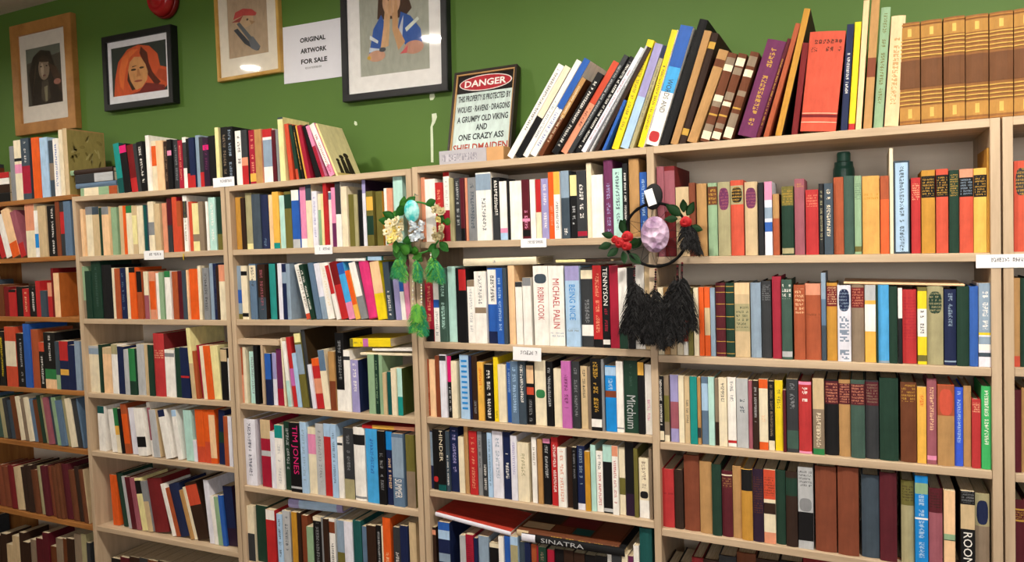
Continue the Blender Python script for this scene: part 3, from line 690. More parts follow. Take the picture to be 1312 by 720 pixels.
row('E2', bw('second', EB), [((840, 340, 5.14), '''_22 60,145,cr 97,145,tn 140,145,be 182,147,cr 216,148,ro,b:w:.0:.2 251,148,ol _256 289,150,cr 323,145,or 363,145,or,b:be:.3:.7 396,150,gb _399 463,118,mr,hb,b:gd:0.040:0.048,b:gd:0.200:0.208,b:gd:0.370:0.378,b:gd:0.540:0.548,b:gd:0.710:0.718,b:gd:0.870:0.878,b:gd:0.950:0.958 _467 522,118,dn,hb,b:gd:0.040:0.048,b:gd:0.200:0.208,b:gd:0.370:0.378,b:gd:0.540:0.548,b:gd:0.710:0.718,b:gd:0.870:0.878,b:gd:0.950:0.958 _524 624,118,be,b:kh:.35:.72,b:pc:.85:1,h:dn:.4:.7:.006,n:beige_book_with_khaki_title_block _629 697,116,gb,hb _700 764,105,dg,hb,h:gy:.75:.95'''),
 ((990, 340, 5.14), '''_1 61,75,ci,hb _64 132,95,fg,hb,h:w:.76:.95:.007,b:lg:.03:.1 _143 217,130,te,hb,h:pc:.62:.95:.006 322,122,sa,hb,b:te:.0:.85,h:br:.56:.62 356,50,st,b:sl:0:.4,b:gb:.7:1 _359 429,118,oc,hb,b:dr:.7:.96,h:pc:.72:.95 519,132,wl,o:nv:.66:.95:gb,t:st:.03:.6:.02,n:white_patterned_hardback_with_oval_navy_label,hb _521 607,128,tp,hb,b:dr:.7:.96,h:sa:.72:.95 _609 684,130,yo,b:w:.4:.75,b:lg:.8:1,n:yellow_jacketed_book_with_white_figure 696,132,dn 769,130,sb,b:gb:0:.03,hb'''),
 ((1140, 340, 5.14), '''_-3 52,140,dn,hb _56 86,150,w,b:bk:0:.6 182,162,rd,hb,h:ci:.3:.9 _184 247,145,ol,b:ye:.0:.95,b:w:.36:.72,b:ol:.04:.12,t:dg:.4:.7,n:yellow_jacketed_book_with_white_title_block 357,138,kh,hb,o:dn:.65:.93:kh,n:thick_khaki_hardback_with_oval_dark_green_label _361 442,160,nv,hb,t:gb:.5:.95:.008,b:gb:.04:.06 524,140,dn,hb 583,140,bl,hb _585 675,118,wl,b:ye:.38:.41,b:gb:.27:.36,b:w:.2:.27,b:sl:.12:.17,b:gb:.41:1,t:w:.45:.9,n:pale_blue_book_with_yellow_stripe'''),], count=('l', BD), tail='on the second shelf of the old-hardbacks bay')

row('E3', bw('third', EB), [((840, 470, 6), '''_30 71,70,bk,t:w:.25:.95,b:cr:.02:.16 111,68,tp,b:ol:.3:.7,b:cr:0:.1,n:mottled_brown_and_olive_paperback _117 182,64,lv,b:mv:.2:.6,n:dusty_lavender_paperback 226,68,cr 270,76,be,t:dg:.3:.65 _272 327,75,tl 354,80,tn,b:dg:.1:.25 409,80,st,b:lb:.5:.9,n:steel_blue_paperback_with_pale_band 457,80,mi 490,95,tp,b:db:0:.35 554,85,cr,t:dg:.65:.95 623,85,w,t:gy:.65:.95,b:rd:.05:.09 _626 717,92,lg,t:sl:.5:.75,n:light_grey_book_with_slate_lettering 751,108,mv 797,108,db,t:lg:.4:.95'''),
 ((970, 470, 5.54), '''_14 82,90,cr,b:or:0:.11,b:or:.87:1,t:pc:.4:.5,n:cream_paperback_with_orange_ends 127,105,bk,t:tp:.2:.95,b:cr:0:.14 _129 187,100,ye,t:ol:.6:.9 211,165,mr _210 297,90,dg,b:fg:.05:.3,t:gy:.6:.95 _299 390,108,rd,b:pk:.96:1,b:pk:0:.03,t:w:.72:.92,hb,n:bright_red_hardback_with_pale_border _399 481,85,be,b:tp:.0:.6,t:cr:.1:.55,b:gn:.0:.08,n:tan_and_brown_book_with_green_foot _484 582,95,bk,hb,b:mr:.68:.98,h:sa:.7:.96 _584 667,95,tn,hb,b:mr:.68:.95,h:sa:.7:.94 769,95,fg,hb,b:mr:.68:.95,h:sa:.7:.94 _771 867,100,dg,hb,b:mr:.68:.98,h:tp:.7:.96'''),
 ((1120, 470, 5.14), '''_38 163,75,dn,hb,n:very_thick_plain_dark_green_hardback _176 282,105,br,hb,h:gd:.76:.98 _285 347,135,yo,t:or:.75:.9 _350 414,80,mv,hb,t:pc:.4:.9,b:pk:.05:.1 _419 531,120,or,hb,b:tn:.0:.62,b:te:.62:1,o:ro:.63:.95,n:thick_orange-tan_hardback_with_oval_red_label _534 590,140,bb,hb,t:lb:.3:.95 643,130,tn,hb 704,215,rd,hb,h:pc:.8:.95 _707 774,130,bg,hb,t:w:.3:.95,n:bright_green_hardback_with_white_lettering'''),], count=('l', BD), tail='on the third shelf of the old-hardbacks bay')

row('E4', bw('fourth', EB), [((840, 570, 5.54), '''_48 132,180,rd,hb,h:dr:.55:.6 _136 197,185,db,hb _204 314,80,rb,hb _317 404,122,tn,hb 472,140,dn,hb _474 550,190,mr,hb,b:cr:.93:.95,h:tn:.75:.9 614,155,tn,hb 693,175,yo,b:oc:0:.7,b:bk:.7:1,n:ochre_yellow_book_with_black_top,hb 771,175,dp,h:br:.4:.9,hb 857,178,cr,b:ro:.6:1,b:db:.4:.55,b:sa:0:.15,h:db:.65:.9,n:cream_and_red_picture-jacket_book'''),
 ((990, 580, 5.14), '''_20 89,120,dn,hb _91 167,128,db,hb,b:dn:.68:.92,n:dark_brown_book_with_dark_green_panel _171 272,95,lg,b:bk:.1:.45,h:dg:.75:.95,o:gy:.46:.62,n:white_and_black_picture-jacket_book _284 424,95,rb,hb,n:very_thick_plain_rust_brown_hardback _432 571,100,rb,hb,n:very_thick_plain_rust_brown_hardback _588 707,155,sl,hb 822,135,mr,hb'''),
 ((1140, 590, 5.54), '''_84 179,150,ol,b:kh:0:.7,hb,h:db:.75:.95 275,108,az,t:lb:.1:.8,b:w:.52:.54,b:sg:.8:.92,n:azure_blue_book_with_white_stripe _279 377,200,mr,hb,b:mv:0:.7,h:db:.75:.95 _384 467,215,pc,b:sg:.38:.46,b:bk:.38:.39,n:pale_pinkish-cream_book _503 607,220,bk,b:be:.54:.84,T:w:.1:.5:ROOM,h:gy:.86:1,n:black_book_with_beige_label_and_white_title _610 714,245,kh,b:tp:0:.6,o:nv:.62:.92,n:mottled_grey-brown_book_with_oval_navy_label,hb''')], count=('l', BD), tail='on the fourth shelf of the old-hardbacks bay', dep=.155)
row('E5', bw('fifth', EB), [((840, 600, 4), '_60 120,500,db 190,490,bk 250,460,dr 330,470,db 420,450,dg 520,440,br 640,470,db 760,480,bk 900,470,dr 1050,480,db 1200,480,bk 1400,470,br 1600,470,db')], count=('l', BD), tail='on the fifth shelf of the old-hardbacks bay', hb=True, sb=.03)

FB = 'bay beside the wide paper ticket'
row('F1', bw('top', FB), [((1140, 180, 4.5), '_716 800,118,ro,hb,o:dg:.62:.92:gd 860,130,dn,hb 930,150,oc,hb 1010,140,mr,hb 1070,160,tn,hb 1150,150,br,hb')], count=('l', 'paper-ticket post'), tail='in the bay at the paper ticket')
row('F2', bw('second', FB), [((1140, 340, 5.14), '_808 862,85,tn,hb,b:ro:0:.12 930,85,dn,hb 1010,100,dr,hb 1100,90,nv,hb 1180,120,oc,hb 1290,110,br,hb')], count=('l', 'paper-ticket post'), tail='in the bay at the paper ticket')
row('F3', bw('third', FB), [((1120, 470, 5.14), '_911 972,155,mr,hb 1060,145,tn,hb 1140,160,dn,hb 1230,150,rb,hb 1300,150,bk,hb 1390,140,dr,hb')], count=('l', 'paper-ticket post'), tail='in the bay at the paper ticket')
row('F4', bw('fourth', FB), [((1140, 590, 5.54), '_884 960,285,mr,hb,b:gd:.88:.9,b:gd:.75:.77,h:gd:.78:.87 1060,270,db,hb 1150,280,dn,hb 1250,260,br,hb 1350,270,dr,hb')], count=('l', 'paper-ticket post'), tail='in the bay at the paper ticket')

row('C0', 'atop the sale-notice bookcase', [((270, 140, 6.547), '''_62 92,155,py _99 151,150,bk,t:tp 206,148,bk,t:gb:.1:.95 _212 273,180,w,t:dg:.4:.95 _276 328,175,dg,b:rd:0:.35,b:sa:.35:.5 _335 386,175,ci,b:yo:.05:.2,t:sa 443,170,sa,b:tn:0:1 _445 527,165,w,b:rd:.85:1,b:gb:.3:.8 561,175,mr
 /562,560,540,170 589,170,gy /632,555,605,70 634,70,py,b:sl:.97:1,n:tall_pale_yellow_paperback /690,550,610,140 690,138,ro,b:ro:.1:1 738,140,ro,b:dn:.2:1 755,145,dn 781,140,bk,t:yo 806,138,yo 841,140,ci /915,535,800,150 916,150,bk /965,530,840,150 967,150,pk,b:ci:0:.6 /1040,525,880,130 1044,138,pk,b:w:.2:1,t:ci:.05:.8,d.14 1062,125,py,d.13,n:pale_yellow_book_with_dark_figures_on_cover''')], sb=.02, count=('l', 'stacked flat books'), tail='atop the sale-notice bookcase')
row('C1', bw('top', CB), [((295, 220, 6.54), '''_42 102,215,oc,hb 134,220,db 191,178,kh,b:py:0:.1 _195 266,190,sl,hb 327,195,nv,hb,t:st:.05:.2 _338 374,195,pc 427,170,yo,b:tl:0:.1 472,200,mi 531,168,ol,b:dn:.7:.95 592,155,bl,b:w:.82:1,b:lg:0:.15 642,130,pk,b:w:0:.15 _648 696,110,cr,b:sl:.75:1 740,165,wl,t:lv'''),
 ((405, 220, 6.546), '''_21 53,185,cr,b:sg:.0:.7 80,185,py 111,95,rd 147,165,w,b:st:.85:.98 181,135,pk,b:pu:0:.4 227,85,w,b:dg:.5:1 276,125,cr _278 331,190,ol 361,190,kh 396,155,bk 427,70,wl,b:lv:.8:1,d.2,c:dp _435 491,165,ol,b:yo:.65:.9,b:dn:.2:.55 _509 562,165,oc,b:ol:0:1 _580 611,140,w 660,140,sa 741,25,mi,n:tall_pale_mint_book''')], count=('r', GDC), tail='on the top shelf of the sale-notice bay')
row('C2', bw('second', CB), [((300, 325, 7.575), '''_30 87,120,gb,b:bl:.3:.55,b:ol:0:.1 146,120,cr,b:bk:.05:.12,b:bk:.82:.9 _163 228,100,st,b:cr:.7:.97,t:dg:.6:.95 _249 322,105,db,b:sl:0:.4,t:mv _344 411,100,tl,hb 441,100,bk 482,95,wl 524,100,nv,b:gb:.65:.85 563,100,gb,hb
 /700,620,580,110 _698 752,112,w,b:ro:0:.1,t:tp 795,115,dn,t:w'''), ((405, 320, 6.854), '''/45,600,-35,125 _2 47,120,st 96,125,wl,b:gb:0:.4 157,122,w,t:cr /165,600,55,120 _163 223,120,w,b:rd:.45:.95 288,118,rd,b:dr:.6:1 347,125,sb,b:pk:0:.3,b:bl:.8:1 391,190,yo,b:or:.3:1 452,120,gy,b:w:.4:1 /457,605,360,105 _455 543,105,hp,hb,b:ci:0:.02 /552,605,475,110 _549 632,110,ye,b:pc:.45:1 /635,600,585,110 687,110,sl,t:w:.05:.5 /705,600,670,215 _704 757,180,lv 796,120,w,b:bl:.5:1 838,90,pk''')], count=('r', GDC), tail='on the second shelf of the sale-notice bay')
row('C3', bw('third', CB), [((300, 410, 6), '''_52 82,212,te,b:sa:0:.5 106,210,cr _122 166,245,mi,t:gy 197,200,bk _222 253,205,be,t:br:.3:.7 299,258,nv,b:bl:.5:1 330,255,wl,b:lv:.5:1 381,225,ci,b:pu:.3:1
 /388,640,348,140 401,140,cr /430,655,375,165 447,165,w,b:mi:0:.4 /470,660,405,135 491,135,rd,b:oh:.3:.55,n:red_and_orchid_pink_paperback 524,258,lb /550,665,478,110 577,108,ol,b:gb:.45:.85,b:py:.88:1,n:olive_and_blue-grey_paperback 608,80,dg,d.17,hb,c:3A2A14 636,345,wl 697,300,rd,b:or:.85:1,b:sa:.3:.6 747,235,cr,b:st:.65:1'''),
 ((420, 410, 5.54), '''/50,640,25,225 _19 68,225,tn,b:rb:0:.5 /70,635,45,90 128,92,bk,b:w:0:.27,t:gy:.4:.9,n:tall_black_book_with_white_foot 174,215,w,b:dg:.84:.9 /178,650,160,280 _177 231,285,lv,c:nv,b:bl:0:.0,t:w:.4:.95,d.15,n:blue-violet_book_with_white_lettering /0 _298 345,245,sg 371,245,dn,t:sg 397,250,sg _401 426,375,be 459,370,dt _461 496,345,cr 532,345,mi,b:tl:0:.4,c:3E4A22''')], count=('r', GDC), tail='on the third shelf of the sale-notice bay')
row('C4', bw('fourth', CB), [((300, 520, 6), '''_94 178,105,wl,hb,t:nv:.15:.95:.014,n:thick_pale_lilac_book_with_navy_lettering _212 288,110,ci,b:be:.72:1,b:lg:.46:.54,n:dull_red_paperback_with_tan_corner _290 327,200,wl 388,150,w,b:tl:.8:1,t:lg:.1:.7 _392 443,125,dn,t:lg:.3:.9 527,130,bk,T:hp:.26:.96:TIM_JONES,b:lg:.05:.08,n:black_book_with_bold_pink_title 576,125,lb,t:gb 637,170,cr,b:pk:.6:.9 699,140,lg,t:gy 757,140,rd,b:lb:.82:1'''),
 ((420, 530, 5.54), '''_40 79,75,lb,t:st 117,170,w,b:dg:.87:.91 188,105,dg,b:kh:0:.28,t:gy:.4:.9 _192 272,100,w,b:bk:.76:.9,b:gy:.03:.06,hb,n:white_hardback_with_black_emblem _284 367,110,sb,t:bl:.4:.9,n:sky_blue_paperback_with_blue_script 421,125,bk,t:gy:.2:.7 467,130,nv,b:az:.75:1,t:pc:.2:.65 547,145,st,b:gb:.4:.95,T:w:.12:.38:SUMMER,n:steel_blue_book_with_grey_upper_half _560 622,155,ol,b:tp:0:.5''')], count=('r', GDC), tail='on the fourth shelf of the sale-notice bay')
row('C5', bw('fifth', CB), [((310, 630, 8), '''_74 148,145,cr,b:dg:0:.5 _155 272,150,dn 362,185,rd,b:w:.82:1 _376 430,230,lb,t:sl 508,200,lg,t:sl:.3:.95 _533 588,210,oc _590 622,215,db 682,250,rb 748,360,sg _750 832,260,bk,t:gy,b:cr:.93:1 852,265,gy 902,280,db 962,285,w,b:rb:.75:.95,t:dg:.1:.6'''),
 ((420, 630, 8), '''_108 192,300,gb,b:ol:0:.45 277,305,wl 362,300,dt,hb _368 417,360,st 512,350,db 563,350,bk,t:lg 583,360,cr 663,270,or,t:pc:.1:.5 _686 763,370,dg,t:w:.1:.6 842,350,nv _848 922,320,be''')], count=('r', GDC), tail='on the fifth shelf of the sale-notice bay')

BP = 'post bordering sale-notice bay'
row('B0', 'atop the orange-portrait bookcase', [((80, 155, 6.247), '''/500,545,455,185 _455 502,185,dt,b:tl:.3:1 556,190,bk,b:hp:.82:.97 606,195,dr,b:rd:0:.3 641,185,dg 691,172,bk,t:w /715,530,690,118 721,118,w 771,160,cr,b:or:.5:.9 827,160,pc 857,165,db,t:tp /890,500,870,150 891,150,bk,b:pk:.68:.78 932,150,dg,t:gy 966,155,ci,t:sa 995,130,w,b:dg:.4:.9 1031,140,bk,b:rd:0:.3 1072,135,nv,b:rd:0:.25 1109,115,gb 1142,130,dg,b:rd:0:.3 1188,135,dp,b:hp:.75:.85,t:pu 1238,120,bk''')], sb=.02, count=('r', BP), tail='atop the orange-portrait bookcase')
row('B1', bw('top', BB), [((90, 240, 7.58), '''_124 151,215,pc _158 236,190,cr,b:gy:.84:1 301,190,be,b:sl:.84:1 329,200,dn 396,190,pc,b:gy:.84:1 _404 457,195,sg _483 521,180,be 557,180,or 616,180,cr,b:gn:.85:1 662,180,be,b:py:.2:.8 717,180,cr 746,175,dt 771,178,sl _774 828,140,cr,b:gy:.35:.6'''),
 ((190, 240, 7.58), '''_79 132,160,be _149 191,155,sa 237,105,dg,b:mr:.5:1 _254 301,95,ci,b:ro:0:1 342,135,te,b:ro:0:.5 _359 397,80,w,b:dg:.6:.9,t:ol 436,140,ro 511,155,py,b:tp:.2:.35 557,140,tp _579 602,140,w 667,100,mi,t:w 717,95,ol,b:dn:.3:1''')], count=('r', BP), tail='on the top shelf of the orange-portrait bay')
row('B2', bw('second', BB), [((95, 325, 7.58), '''_92 130,125,sg,b:tp:0:.35 _134 191,170,dn 282,75,dn,t:fg 377,110,bk,hb _384 416,140,cr 466,145,te 511,140,nv,t:st 547,135,cr _559 617,135,or,b:bk:.9:1 666,160,te,b:bk:.55:.97 _684 727,175,cr,b:mv:0:.5 _749 806,175,sa,b:or:.2:.8'''),
 ((195, 325, 7.58), '''_49 82,190,w 121,180,sg _137 192,170,w,b:gn:.87:1 _204 256,175,te 303,170,mr 352,165,sl 371,160,pc 457,150,or 487,120,cr _514 572,140,gy,t:dg 606,95,gb 641,100,nv,t:sl 667,120,db 727,110,cr,b:sa:.7:1''')], count=('r', BP), tail='on the second shelf of the orange-portrait bay')
row('B3', bw('third', BB), [((100, 410, 6.857), '''_98 191,230,cr,b:gb:.82:1,b:lg:.95:1 216,220,dn _224 297,245,pc,b:be:.86:1 _309 362,215,w,b:kh:.8:1 416,235,nv _424 467,260,lg 522,250,dn,b:gn:.3:1 _527 592,215,lg 632,220,be 677,220,dn'''),
 ((195, 410, 6.26), '''_18 110,110,rd,hb,c:dr,h:pc:.6:.75,d.19,n:bright_red_hardback_with_fine_gold_rules _114 190,240,w,b:gy:.85:.93 _194 241,225,dn 310,220,nv,b:rd:.4:.44 /315,615,262,65 _314 358,65,py,b:be:0:.5 384,250,te /415,620,360,205 417,205,ci /440,630,398,205 446,210,cr 492,210,or 553,210,py /0 _558 607,230,bk,b:be:.75:.98 634,310,w''')], count=('r', BP), tail='on the third shelf of the orange-portrait bay')
row('B4', bw('fourth', BB), [((110, 505, 7.58), '''/125,550,98,120 _124 187,120,w,b:dt:.84:1 /250,570,200,155 _249 302,155,w 352,140,cr,b:gn:.6:1,b:yo:.4:.6 381,145,bk 437,100,te,b:or:.2:.8 _449 521,140,wl 607,140,w,b:bk:.18:.4 _633 667,85,w,b:mv:.3:.9 732,155,be,b:lg:0:1'''),
 ((200, 505, 6.857), '''/97,540,25,150 _94 152,145,w,b:nv:.86:1 /192,550,130,145 _189 230,145,w,b:lb:.87:1 /265,600,225,145 _264 332,145,mi 361,480,wl /365,605,330,140 432,140,or,b:ro:.0:.3 477,140,ro,b:or:.4:1 532,140,or,b:pc:.1:.9 /548,600,535,145 _547 602,145,nv,b:dn:.4:.6 /0 _611 652,195,te 687,195,wl''')], count=('r', BP), tail='on the fourth shelf of the orange-portrait bay')
row('B5', bw('fifth', BB), [((120, 590, 5.537), '''/140,445,112,105 _134 177,105,or /250,470,195,110 _184 252,95,dn,hb 277,115,lg 311,120,mr 341,125,mv /365,490,305,130 _346 390,130,py,b:bk:.7:.95 427,150,gy,b:be:0:.6 /440,520,380,145 531,140,dr,hb /545,525,460,170 _543 587,170,w 611,200,te 687,180,nv,hb 712,215,tn 736,195,cr 822,170,db,b:ro:.6:.95 /830,575,780,140 _829 864,140,wl 891,255,w 922,260,sg 951,250,bl 1017,190,dp,b:nv:.3:1''')], sb=.03, count=('r', BP), tail='on the fifth shelf of the orange-portrait bay')
row('B6', bw('sixth', BB), [((120, 590, 5.537), '_90 130,760,db 200,700,bk 260,690,mr 330,690,db 400,700,dg 470,710,br 560,720,db 700,740,bk 820,740,dn 950,740,db 1020,750,br')], sb=.03, count=('r', BP), tail='on the sixth shelf of the orange-portrait bay', dep=.2)

OKB = 'oak bookcase'
OP = 'its end beside pale birch'
row('A0', 'atop the oak bookcase', [((0, 165, 4), '''_63 88,90,gy _90 126,60,cr,b:bk:.65:.7,b:pk:.45:.6 168,50,sl,b:ci:.1:.55,t:w:.6:.95 _178 217,45,or 256,45,lb 284,60,sl,b:tp:.3:.6 312,50,w,t:bl 331,5,cr 353,-2,tn,b:be:0:1,d.165,hb,n:large_book_with_patterned_olive_cover''')], sb=.02, count=('r', OP), tail='in the oak bookcase')
row('A1', bw('top', OKB), [((0, 165, 4), '''/60,645,10,450 _-30 2,400,dr 30,560,rd 64,450,w 106,420,pc,b:or:0:.3 136,430,mv,b:rd:0:.3 /0 _140 187,385,cr,b:sa:.5:1 206,420,w,b:az:.2:.5 247,395,be _248 298,395,bk,t:w:.05:.95 319,365,rb 341,370,dg,b:rd:.4:.8 377,370,st''')], count=('r', OP), tail='in the oak bookcase')
row('A2', bw('second', OKB), [((0, 325, 4), '''_-40 -5,160,dr 20,160,br 50,170,dr 86,185,rd,b:bk:.9:1 121,170,bk 152,180,rd,t:pc 192,165,bk,t:w 216,140,rd 246,190,sl 271,150,sa,b:rd:0:.6 283,75,dr 312,100,pc,d.17,c:B0602A,b:te:0:.0,n:large_brown_orange_book''')], count=('r', OP), tail='in the oak bookcase')
row('A3', bw('third', OKB), [((0, 325, 4), '''_-40 0,390,bk 30,400,bk,t:ye _38 92,375,ro,b:cr:.34:.76 136,410,bk,t:lg:.1:.9 168,360,bl 206,390,te 233,455,bk,b:ro:.8:1,t:w:.1:.7 292,405,bk,b:gn:.17:.35,b:pc:0:.17,t:w:.5:.95 312,450,sl,b:sg:0:.3 357,450,nv,b:rd:.6:1,b:yo:.3:.42 389,470,nv 416,450,gb''')], count=('r', OP), tail='in the oak bookcase')
def fill(key, s, x, xend, tops, cols, lean=None, hb=False):
    toks = ['_%g' % x]
    if lean: toks.append(lean)
    while x < xend:
        x += random.uniform(*s[3]); toks.append('%g,%g,%s' % (min(x, xend), random.uniform(*tops), random.choice(cols)))
    row(key, bw({'A4': 'fourth', 'A5': 'fifth', 'A6': 'sixth'}[key], OKB), [(s[:3], ' '.join(toks))], hb=hb, sb=.015, count=('r', OP), tail='in the oak bookcase')
fill('A4', (0, 495, 3.2, (12, 24)), -60, 345, (38, 60), ['fg', 'kh', 'dg', 'sl', 'dn', 'tp', 'st', 'cr', 'sg', 'br', 'mv'], '/300,260,270,70')
fill('A5', (0, 495, 3.2, (16, 32)), -60, 365, (320, 350), ['br', 'rb', 'db', 'dr', 'tp', 'br', 'nv', 'mr', 'be', 'kh'], '/150,500,130,340', True)
fill('A6', (0, 495, 3.2, (18, 34)), -60, 375, (600, 660), ['db', 'tp', 'br', 'dg', 'be', 'dn', 'mr', 'kh'], None, False)

# the six brown-and-gold volumes: raised bands and gilt panels
def gilt(it, e):
    t, h = it['t'], it['h']
    arc, b = spine_profile(t, True)
    def strip(v0, v1, dy, col, name, u0=.0, u1=1.0):
        g = Geo(); P = [(x, y-dy) for x, y in arc]; n = len(P)
        P = [(t/2+(x-t/2)*(u1-u0), y) for x, y in P]
        g.v = [(x, y, v0*h) for x, y in P]+[(x, y, v1*h) for x, y in P]+[(x, y+dy*.95, v0*h) for x, y in P]+[(x, y+dy*.95, v1*h) for x, y in P]
        for i in range(n-1):
            g.face([i, i+1, n+i+1, n+i], 0, lin(col)); g.face([2*n+i+1, 2*n+i, i, i+1][::-1], 0, lin(col)); g.face([n+i, n+i+1, 3*n+i+1, 3*n+i], 0, lin(col))
        g.face([0, n, 3*n, 2*n], 0, lin(col)); g.face([n-1, 3*n-1, 4*n-1, 2*n-1], 0, lin(col))
        return link(name, g.mesh(name), PRINT_M, e)
    for v in (.20, .24, .28, .32, .66, .70, .74, .78, .815): strip(v, v+.012, .0016, 'C9A04A', 'raised_band')
    for v in (.015, .97): strip(v, v+.014, .0012, 'A5702F', 'raised_band')
    for v0, v1 in ((.05, .18), (.84, .955)):
        strip(v0, v1, .0006, 'B0803A', 'gilt_panel', .0, 1.0)
        pl = strip(v0+.02, v1-.02, .0012, 'D8B25A', 'gilt_ornament', .3, .7)
    strip(.36, .63, .0006, '6C4528', 'leather_panel', .0, 1.0)
vols = row('E0', 'atop the double bookcase', [((1060, 0, 3.6), '_335 431,103,rb,hb _434 532,92,rb,hb _538 637,76,rb,hb _640 746,65,rb,hb _750 861,50,rb,hb _864 968,34,rb,hb _972 1075,20,rb,hb')], hb=True, sb=.015, count=('l', 'the pale peach book'), tail='on the double bookcase')
for v in vols:
    v['extra'] = gilt; v['name'] = 'brown leather volume with gilt bands'; v['col'] = '8C5C2E'; v['d'] = .17
MIX = ['dg', 'br', 'rd', 'cr', 'nv', 'be', 'dn', 'te', 'sl', 'mr', 'w', 'tn', 'bk', 'gb']
for k in ('A1', 'A2', 'A3', 'A4', 'A5', 'A6'):
    fill_run(k, px_('AA', 1)+.004, min(i['x0'] for i in BOOKS if i['key'] == k)-.001-(.05 if k in ('A1', 'A4', 'A5') else 0), (.14, .19), MIX)
for k in ('F1', 'F2', 'F3', 'F4'):
    fill_run(k, max(i['x1'] for i in BOOKS if i['key'] == k)+.001, px_('FF', 1)-.004, (.16, .21), MIX, True)
fill_run('A0', px_('AA', 1)-.01, at(-24, 258, .03).x-.004, (.15, .2), MIX, sb=.03)
nb, nr = emit_books()
print('BOOKS individual', nb, 'packed', nr)
# ------------------------------------------------------------------ books lying flat
for (lab, p0, p1, dep, th, col, kw) in [
 ('cream book lying flat on the second-shelf row of the danger-sign bay', (593.5, 341), (687, 338.5), .14, .0215, 'cr', dict(inks=[('gy', .42, .46, 0, .008)], hb=True)),
 ('thin yellow and black book lying flat beside red roses', (712, 336.5), (782, 335), .13, .0075, 'db', dict(bands=[('py', .0, .55)])),
 ('very thin pale-edged book lying across the second-shelf hardbacks', (1081, 363.5), (1236, 366.5), .17, .0045, 'pc', {}),
 ('white booklet lying flat below the small ticket of the sale-notice bay', (430.5, 334.8), (468, 334.3), .13, .0085, 'w', {}),
 ('dark teal book lying flat beside the green dreamcatcher', (469, 334), (491, 333.6), .14, .014, 'dt', dict(bands=[('lb', .1, .9)])),
 ('bright yellow book with pink band lying flat', (448.5, 444.4), (500.5, 444.6), .15, .027, 'ye', dict(bands=[('oh', .33, .46), ('ol', 0, .08)], inks=[('ol', .1, .3, 0, .006)])),
 ('upper thin white booklet lying near the green feathers', (477, 449.6), (529, 450.0), .17, .0075, 'w', {}),
 ('lower thin white booklet lying under another white one', (461.5, 454.6), (528.5, 456.2), .19, .0075, 'cr', {}),
 ('red and orange striped book lying flat on the fourth-shelf row', (464, 548.5), (531, 552.5), .15, .012, 'rd', dict(bands=[('yo', .2, .62), ('sa', .62, 1)])),
 ('pale lavender-blue book lying flat on the fifth-shelf row', (369.5, 650.5), (438.5, 657.8), .16, .029, 'lv', dict(bands=[('lb', .2, .9)], hb=True)),
 ]:
    flat_book(lab, p0, p1, dep, th, col, **kw)
# lowest shelf of the danger-sign bay: folder and boxed music books
flat_book('large red folder lying tilted on the lowest visible shelf', (557.5, 661), (654, 687), .16, .013, 'wl', hb=True, Y=.012)
sin = flat_book('black music book with large white title under a picture book', (668, 693), (800, 714), .20, .022, 'bk', hb=True, Y=.004, texts=[('lg', .2, .62, 'SINATRA', .018)], bands=[('wl', 0, .14)])
pic = flat_book('brown picture book with photo panels and gilt spine letters', (662, 686.5), (793, 708), .20, .019, 'br', hb=True, Y=.012, inks=[('gd', .35, .98, 0, .012)], bands=[('be', 0, .12)])
def cover_patches(e, depth, L, th, patches, name):
    g = Geo()
    for (x0, x1, y0, y1, c) in patches:     # x along length, y depth, on the upper cover (local x = 0 side)
        k = len(g.v); g.v += [(-.0006, y0, x0), (-.0006, y0, x1), (-.0006, y1, x1), (-.0006, y1, x0)]
        g.face([k, k+1, k+2, k+3], 0, lin(c))
    link(name, g.mesh(name), PRINT_G, e)
Ls = (at(793, 708, .012)-at(662, 686.5, .012)).length
cover_patches(pic, .2, Ls, .019, [(.02*Ls, .30*Ls, .03, .075, 'be'), (.31*Ls, .5*Ls, .03, .075, 'rb'), (.52*Ls, .7*Ls, .03, .075, 'dt'), (.02*Ls, .34*Ls, .08, .16, 'db'), (.36*Ls, .7*Ls, .08, .16, 'dr'), (.72*Ls, .98*Ls, .02, .17, 'rb')], 'cover_photos')
for o in bpy.data.objects:
    if o.name.startswith('cover') and o.parent and o.parent.get('label', '').startswith('large red folder'):
        me = o.data; att = me.attributes['base'].data
        for p in me.polygons:
            if p.normal.x < -.5 or p.normal.x > .5: att[p.index].color = lin('B5321E')

# pile of flat books on top of the orange-portrait bookcase
zt = zs('B0', .1)
pz = zt+.0006
for (lab, xa, xb, th, col, kw) in [
 ('pale green leafy-patterned book at the bottom of the pile', 103, 150, .034, 'sg', dict(bands=[('te', .78, 1), ('cr', .1, .5)])),
 ('blue book second from the bottom of the pile', 97, 149, .019, 'st', dict(hb=True)),
 ('dark grey book with pale end in the pile', 97, 147, .034, 'dg', dict(bands=[('lg', .5, .97)])),
 ('black-brown book topping the pile beside the olive cover', 89, 145, .019, 'db', dict(hb=True, bands=[('sg', 0, .12)]))]:
    flat_book(lab, (xa, 243), (xb, 240), .17, th, col, Y=.03, z=pz, **kw); pz += th+.0006
# flat pile at the start of the oak bookcase's top
pz = zs('A0', -.42)+.0006
for (lab, th, col) in (('black book at the foot of the small pile on oak', .04, 'bk'), ('brown-black book in the small pile on oak', .035, 'db'), ('white book in the small pile on oak', .026, 'w'), ('red book topping the small pile on oak', .024, 'rd')):
    flat_book(lab, (-20, 258), (13, 254), .17, th, col, Y=.03, z=pz); pz += th+.0006

